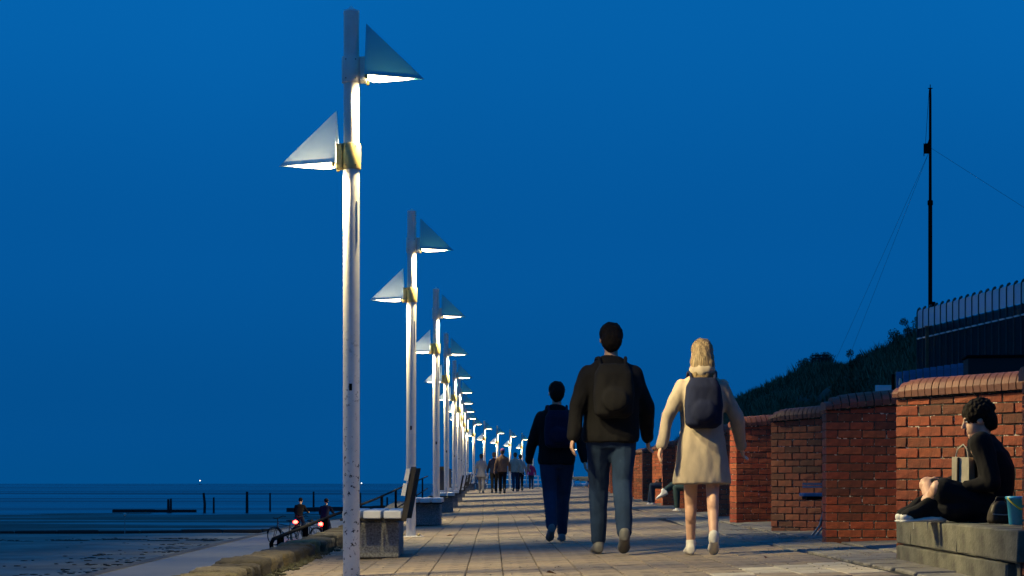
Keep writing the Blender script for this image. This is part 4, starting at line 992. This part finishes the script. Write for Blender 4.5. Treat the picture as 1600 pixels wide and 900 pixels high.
# ---- cyclists on the lower promenade
def cyclist(label, x, y_, top, copy_of=None):
    t = thing('person', label, 'cyclist', (x, y_, LOWZ), R(-8)); 
    sk = MB(); sk.loft([ring((0, yy, z), rx, ry) for yy, z, rx, ry in ((.30, .92, .15, .11), (.36, 1.05, .135, .09), (.44, 1.2, .15, .10), (.50, 1.33, .16, .10), (.53, 1.40, .09, .07))], True)
    limb(sk, [(0, .53, 1.38), (0, .58, 1.47)], [.055, .05]); head(sk, (0, .62, 1.56), (0, 1, -.1))
    L1 = {-1: (Vector((-.10, .66, .86)), Vector((-.13, .38, .50))), 1: (Vector((.10, .70, .64)), Vector((.13, .56, .22)))}
    for sd in (-1, 1):
        k, a = L1[sd]; limb(sk, [(sd*.085, .32, .93), k, a], [.078, .055, .036]); limb(sk, [(sd*.17, .50, 1.33), (sd*.25, .60, 1.16), (sd*.28, .76, 1.07)], [.045, .037, .026]); hand(sk, (sd*.28, .76, 1.07), (0, 1, -.2), (-sd, 0, 0), 1, .9)
    remeshed('body', sk, .018, M_SKINc, t, 1)
    tr = MB(); tr.ell((0, .31, .95), (.16, .13, .11))
    for sd in (-1, 1): k, a = L1[sd]; limb(tr, [(sd*.085, .32, .94), k, a], [.095, .070, .055])
    remeshed('trousers', tr, .02, C_JEAN2, t, 1)
    j = MB(); j.loft([ring((0, yy, z), rx, ry) for yy, z, rx, ry in ((.29, .95, .17, .13), (.36, 1.08, .165, .12), (.44, 1.22, .175, .12), (.50, 1.35, .18, .11), (.53, 1.42, .08, .07))], True)
    for sd in (-1, 1): limb(j, [(sd*.165, .50, 1.33), (sd*.25, .60, 1.16), (sd*.28, .74, 1.08)], [.065, .055, .042])
    remeshed('jacket', j, .02, top, t, 1)
    h = MB(); h.ell((0, .60, 1.6), (.09, .108, .09)); remeshed('hair', h, .014, H_DK, t, 1)
    for sd in (-1, 1):
        k, a = L1[sd]; b = MB(); shoe(b, (a.x, a.y-.07), (a.x, a.y+.19), a.z-.075, 1.1, .085, .045); remeshed('shoe', b, .015, M_TYRE, t, 1)
    return t
bkl = bicycle(mat('grey bike frame', (.06, .06, .07), .35), lit=True); index_kids()
for i, (px, d, lab, tp) in enumerate(((464, 78, 'left', C_BLACK), (504, 74, 'right', C_NAVY))):
    x = at(px, d); cyclist(f'cyclist in dark clothes riding away on the lower promenade, {lab} one of two', x, d, tp)
    o = bkl if i == 0 else copy_tree(bkl); o.location = (x, d, LOWZ); o.rotation_euler = (0, 0, R(-8)); o['group'] = 'bicycles ridden on the lower promenade'
    o['label'] = f'bicycle with a glowing red tail light under the {lab} cyclist'
    lt = bpy.data.lights.new('tail_glow', 'POINT'); lt.energy = 5; lt.color = (1, .03, .02); lt.shadow_soft_size = .04; lo = bpy.data.objects.new('tail_glow', lt); COL.objects.link(lo); lo.location = (x-.0, d-.34, LOWZ+.69)

# ------------------------------------------------------------------ upper terrace: windbreak, blue barrier, dark box, sign, mast
M_GLU = mat('frosted pane', (.75, .78, .80), .35, .05, 1); M_GLD = mat('dark tinted pane', (.006, .009, .014), .6, .3, .6, spec=.12)
def alpha(m, a):
    t = m.node_tree; b = t.nodes['Principled BSDF']; tr = t.nodes.new('ShaderNodeBsdfTransparent'); tr.inputs[0].default_value = (.75, .85, .9, 1); mx = t.nodes.new('ShaderNodeMixShader'); mx.inputs[0].default_value = a
    out = [n_ for n_ in t.nodes if n_.type == 'OUTPUT_MATERIAL'][0]; t.links.new(tr.outputs[0], mx.inputs[1]); t.links.new(b.outputs[0], mx.inputs[2]); t.links.new(mx.outputs[0], out.inputs[0])
alpha(M_GLU, .72); alpha(M_GLD, .84)
wf = thing('windbreak_fence', 'dark steel windbreak on the terrace with hooked tops and pale panes above dark ones', 'fence')
F0 = Vector((7.29, 34.5, 0)); F1 = Vector((7.86, 29.6, 0)); dF = (F1-F0); nF = 16; st = dF/nF; dn = dF.normalized(); nn = Vector((-dn.y, dn.x, 0))
ZT, ZP, ZS = EYE+3.13, EYE+2.78, EYE+2.59
M_TUBE = mat('black steel tube', (.012, .013, .016), .4)
tb_ = MB().tube([(0, 0, -1.5), (0, 0, -.09), (.012, 0, -.04), (.05, 0, -.008), (.11, 0, 0)], .021, 8).mesh('hooked_tube', M_TUBE)
tw = st.length-.03
pu = MB().box((tw/2+.015, 0, 0), (tw, .012, ZT-ZP-.03)).mesh('pale_pane', M_GLU); pd = MB().box((tw/2+.015, 0, 0), (tw, .012, 1.30)).mesh('dark_pane', M_GLD); ps = MB().box((tw/2+.015, -.02, 0), (tw*.72, .03, .022)).mesh('white_clip', mat('white clip', (.62, .65, .68), .4))
az = math.atan2(dn.y, dn.x)
for i in range(nF+7):
    p = F0+st*i
    link('hooked_tube', tb_, wf, (p.x, p.y, ZT), (0, 0, az)); link('pale_pane', pu, wf, (p.x, p.y, (ZT+ZP)/2-.02), (0, 0, az))
    link('dark_pane', pd, wf, (p.x, p.y, ZP-.02-.65), (0, 0, az)); link('white_clip', ps, wf, (p.x, p.y, ZS), (0, 0, az))
c = F0+st*((nF+7)/2); MB().box((0, 0, 0), (st.length*(nF+7)+.2, .2, ZT-1.5-1.42), rz=0).build('plinth', M_WALLC, wf, loc=(c.x, c.y, (ZT-1.5+1.42)/2), rot=(0, 0, az))
# dark building mass behind the windbreak (only its wall shows between the tubes)
pv = thing('pavilion', 'low dark flat-roofed pavilion behind the windbreak', 'building', (12.2, 36.5, 1.44), az)
MB().box((0, 0, .62), (7.6, 3, 1.24)).build('wall', M_DARK, pv); MB().box((0, 0, 1.28), (8.0, 3.4, .08), bev=.01).build('roof', M_DARK, pv)
for i in range(6): MB().box((-2.5+i*1.0, -1.51, .66), (.7, .03, .8)).build('window', M_GLD, pv)
op = thing('wooden_post', 'rust-brown upright post showing through the left end of the windbreak', 'post', (at(1448.5, 33.2), 33.2, 1.44))
MB().box((0, 0, (zat(511, 33.2)-1.44)/2), (.055, .055, zat(511, 33.2)-1.44), bev=.004).build('shaft', mat('rusty wood', (.22, .09, .045), .8, .4, 8), op)  # added post; the orange light on the mast foot is in its brown
MB().box((0, 0, zat(511, 33.2)-1.44+.01), (.075, .075, .02), bev=.003).build('cap', mat('rusty cap', (.15, .08, .05), .7), op)
# blue slatted barrier
bb = thing('blue_barrier', 'row of dark blue leaning panels on the terrace above the brick coping', 'barrier')
M_BLUE = mat('blue panel', (.05, .13, .26), .5, .4, 4); M_PALE = mat('pale clip', (.65, .62, .5), .5)
for i in range(11):
    px = 1400+i*10.8; d = 22.6-i*.17; x = at(px+5, d); zb = zat(602-i*1.7, d)-.25; zt = zat(580-i*1.5, d)
    MB().box((0, 0, 0), (.068, .02, zt-zb), bev=.003).build('panel', M_BLUE, bb, loc=(x, d, (zt+zb)/2), rot=(R(-14), 0, R(-6)))
    MB().box((0, 0, 0), (.055, .014, .008)).build('panel_rib', mat('rib', (.07, .13, .22), .4) if i == 0 else bpy.data.materials['rib'], bb, loc=(x, d-.022, zt-.045))
for px, d in ((1405, 22.3), (1440, 22.0)):
    MB().tube([(at(px, d), d, zat(602, d)), (at(px, d)+.01, d, zat(591, d))], .009, 5).tube([(at(px+4, d), d, zat(602, d)), (at(px+1, d)+.01, d, zat(592, d))], .009, 5).build('clip', M_PALE, bb)
x0, x1 = at(1398, 22.8), at(1520, 20.6)
MB().tube([(x0, 22.9, 1.44), (x0, 22.9, zat(584, 22.8))], .02, 6).build('post', M_DARK, bb); MB().tube([(x1, 20.6, 1.44), (x1, 20.6, zat(566, 20.6))], .02, 6).build('post', M_DARK, bb)
MB().tube([(x0, 22.95, 1.50), (x1, 20.7, 1.50)], .02, 6).build('rail', M_DARK, bb)
db = thing('planter_box', 'long matt black box standing on the terrace below the windbreak', 'planter', (at(1570, 20.0), 20.0, 1.44), R(-6))
MB().box((0, 0, .24), (.80, .4, .48), bev=.01).build('box', mat('matt black', (.008, .008, .010), .8), db); MB().box((0, 0, .492), (.84, .44, .025), bev=.004).build('rim', M_DARK, db)
wsn = thing('white_board', 'small blank white board showing above the second brick wall', 'board', (at(1381, 29), 29, 1.44))
MB().box((0, 0, zat(607.5, 29)-1.44), (.26, .03, .11), bev=.004).build('panel', mat('white board', (.55, .58, .62), .5), wsn); MB().tube([(0, .03, 0), (0, .03, zat(607, 29)-1.44)], .02, 6).build('post', M_DARK, wsn)
# mast
D = 52; ms = thing('mast', 'tall thin dark mast with a small platform and guy wires above the windbreak', 'mast', (at(1453.5, D), D, 1.44)); k = D/3000
Z = lambda py: zat(py, D)-1.44
MB().tube([(0, 0, 0), (0, 0, Z(318))], .055, 10).build('lower_pole', M_DARK, ms); MB().tube([(0, 0, Z(318)), (0, 0, Z(150)), (0, 0, Z(138))], [.042, .034, .028], 10).build('upper_pole', M_DARK, ms)
MB().lathe([(.06, 0), (.075, .02), (.075, .12), (.06, .14)], c=(0, 0, Z(321)), n=12).build('joint_collar', M_DARK, ms)
MB().tube([(-.06, 0, Z(138)), (.06, 0, Z(138))], .015, 6).tube([(0, 0, Z(138)), (0, 0, Z(132))], .012, 6).build('finial', M_DARK, ms)
MB().box((-.09, 0, Z(232)), (.14, .16, .26), bev=.01).tube([(-.16, 0, Z(240)), (-.02, 0, Z(218))], .02, 6).tube([(-.17, 0, Z(224)), (-.17, 0, Z(244))], .012, 6).build('lamp_bracket', M_DARK, ms)
MB().box((.07, 0, Z(478)), (.12, .12, .22), bev=.01).build('winch', M_DARK, ms)
wm = MB(); 
for (px, py, dd, yo) in ((1300, 575, -2.6, 8), (1318, 580, -2.3, 5)): wm.tube([(-.05, 0, Z(240)), (at(px, D+yo)-at(1453.5, D), yo, zat(py, D+yo)-1.44)], .004, 4)
wm.tube([(.04, 0, Z(232)), (at(1700, D-4)-at(1453.5, D), -4, zat(388, D-4)-1.44)], .004, 4); wm.tube([(-.03, 0, Z(140)), (-.13, 0, Z(225))], .006, 4)
wm.build('guy_wire', mat('thin wire', (.03, .04, .05), .5), ms)

# ------------------------------------------------------------------ dunes
def dune(name, label_kind, ridge, dist, near, seed, ntuft, far=50):
    xs_ = [at(p, dist) for p, _ in ridge]; zs_ = [zat(q, dist) for _, q in ridge]
    def h(x, y_):
        t = max(0, min(1, (y_-near)/(dist-near))); s_ = t*t*(3-2*t)*.75+t*.25
        back = max(0, min(1, (y_-dist)/far)); base = float(np.interp(x, xs_, zs_))
        hh = 1.42+(base-1.42)*s_*(1-back*.9)
        return hh+(noise.noise(Vector((x*.22, y_*.22, seed)))*.6+noise.noise(Vector((x*.8, y_*.8, seed+4)))*.22)*min(1, t*1.5)*(.2 if base < 2.5 else .75)-.25
    X0, X1 = xs_[0]-3, xs_[-1]
    nx, ny = 90, 50; vs = []; fs = []
    for j in range(ny+1):
        y_ = near+(dist+far-near)*j/ny
        for i in range(nx+1): x = X0+(X1-X0)*i/nx; vs.append((x, y_, h(x, y_)))
    for j in range(ny):
        for i in range(nx): a = j*(nx+1)+i; fs.append((a, a+1, a+nx+2, a+nx+1))
    MB().add(vs, fs, True).build(name, M_GRASS0, None, kind='structure')
    r = random.Random(seed); vs = []; fs = []
    for _ in range(ntuft):
        y_ = near+(dist+3-near)*(r.random()**.6); x = r.uniform(X0+1, min(X1, at(1720, y_))); z = h(x, y_)-.03
        clump = noise.noise(Vector((x*.35, y_*.35, 9))); ht = r.uniform(.18, .5)*(1+clump*.9)
        for q in range(7):
            a = r.uniform(0, 6.28); l = ht*r.uniform(.5, 1.1); w_ = .035; dx, dy = math.cos(a)*l*.55, math.sin(a)*l*.55; ox, oy = r.gauss(0, .14), r.gauss(0, .14)
            k = len(vs); vs += [(x+ox-w_, y_+oy, z), (x+ox+w_, y_+oy, z), (x+ox+dx, y_+oy+dy, z+l)]; fs.append((k, k+1, k+2))
    MB().add(vs, fs).build(label_kind, M_GRASS, None, kind='stuff')
    return h
RL = [(1000, 745), (1060, 690), (1100, 660), (1140, 634), (1164, 619), (1193, 606), (1222, 590), (1247, 576), (1264, 568), (1280, 566), (1304, 571), (1322, 578), (1340, 582), (1400, 590), (1500, 600), (1700, 620)]
RR = [(1180, 770), (1240, 700), (1300, 640), (1316, 600), (1327, 577), (1338, 560), (1353, 549), (1373, 542), (1402, 526), (1424, 515), (1440, 512), (1500, 503), (1600, 500), (1750, 510)]
hl = dune('left_dune', 'dune_grass', RL, 105, 58, 3, 15000)
hr2 = dune('right_dune', 'far_dune_grass', RR, 82, 60, 11, 10000)
def shrub(px, d, hfun, s, label, seed):
    x = at(px, d); z = hfun(x, d)-.1; t = thing('shrub', label, 'shrub', (x, d, z), group='shrubs on the dunes'); r = random.Random(seed)
    st_ = MB()
    for q in range(5): a = r.uniform(0, 6.28); st_.tube([(0, 0, 0), (math.cos(a)*s*.3, math.sin(a)*s*.3, s*.5), (math.cos(a)*s*.5, math.sin(a)*s*.5, s*.85)], [.03, .02, .01], 5)
    st_.build('stem', M_BARK, t); b = MB(); cl = [(r.gauss(0, s*.33), r.gauss(0, s*.3), s*r.uniform(.3, .8), s*r.uniform(.18, .34)) for _ in range(9)]
    for _ in range(900):
        cx, cy, cz, cr = cl[r.randrange(9)]; v = Vector((r.gauss(0, 1), r.gauss(0, 1), r.gauss(0, 1))).normalized()*cr*r.random()**.4; p = Vector((cx, cy, cz))+v; a = Vector((r.gauss(0, 1), r.gauss(0, 1), r.gauss(0, 1))).normalized()*.05*s**.3; c_ = a.orthogonal().normalized()*.025
        b.add([p-a, p+c_, p+a, p-c_], [(0, 1, 2, 3)])
    b.build('foliage', M_LEAF, t, kind='stuff')
for i, (px, d, hf_, s, lab) in enumerate(((1260, 104, hl, .9, 'low shrub on the crest of the left dune, left of the small railing'), (1293, 104, hl, 1.0, 'tallest dark shrub on the crest of the left dune, right of the small railing'),
        (1287, 105, hl, 1.1, 'shrub behind the small railing on the left dune'), (1343, 81, hr2, .6, 'shrub at the left foot of the right dune'), (1357, 81, hr2, .8, 'rounded shrub on the left slope of the right dune'), (1405, 81, hr2, .9, 'shrub high on the right dune'), (1428, 81, hr2, 1.0, 'shrub on top of the right dune beside the windbreak'))):
    shrub(px, d, hf_, s, lab, 40+i)
rl = thing('dune_railing', 'small dark railing on top of the left dune', 'railing')
d = 103.5; zb = hl(at(1280, d), d)
for px in (1269, 1274, 1280, 1286, 1292): MB().tube([(at(px, d), d, zb-.3), (at(px, d), d, zat(557.5, d)+.1)], .035, 5).build('post', M_BARK, rl)
for py in (558, 563): MB().tube([(at(1268, d), d, zat(py, d)+.1), (at(1294, d), d, zat(py, d)+.1)], .035, 5).build('rail', M_BARK, rl)
gf = thing('path_fence', 'pale grey timber fence on the slope between the two dunes', 'fence')
GF = mat('pale timber', (.17, .17, .17), .8, .3, 4)
fpts = [(1342, 579, 103), (1354, 581, 103), (1366, 583, 103), (1378, 585, 103), (1391, 587, 103), (1404, 589, 103)]
for (p, q, d) in fpts: MB().tube([(at(p, d), d, zat(q+16, d)), (at(p, d), d, zat(q-1, d))], .04, 6).build('post', GF, gf)
for a, b in zip(fpts, fpts[1:]):
    for dq in (1.5, 5.0):
        A_ = Vector((at(a[0], a[2]), a[2], zat(a[1]+dq, a[2]))); B_ = Vector((at(b[0], b[2]), b[2], zat(b[1]+dq, b[2]))); MB().add([A_+Vector((0, 0, -.035)), B_+Vector((0, 0, -.035)), B_+Vector((0, 0, .035)), A_+Vector((0, 0, .035)), A_+Vector((0, .04, -.035)), B_+Vector((0, .04, -.035)), B_+Vector((0, .04, .035)), A_+Vector((0, .04, .035))], [(0, 1, 2, 3), (7, 6, 5, 4), (3, 2, 6, 7), (0, 4, 5, 1)]).build('rail', GF, gf)
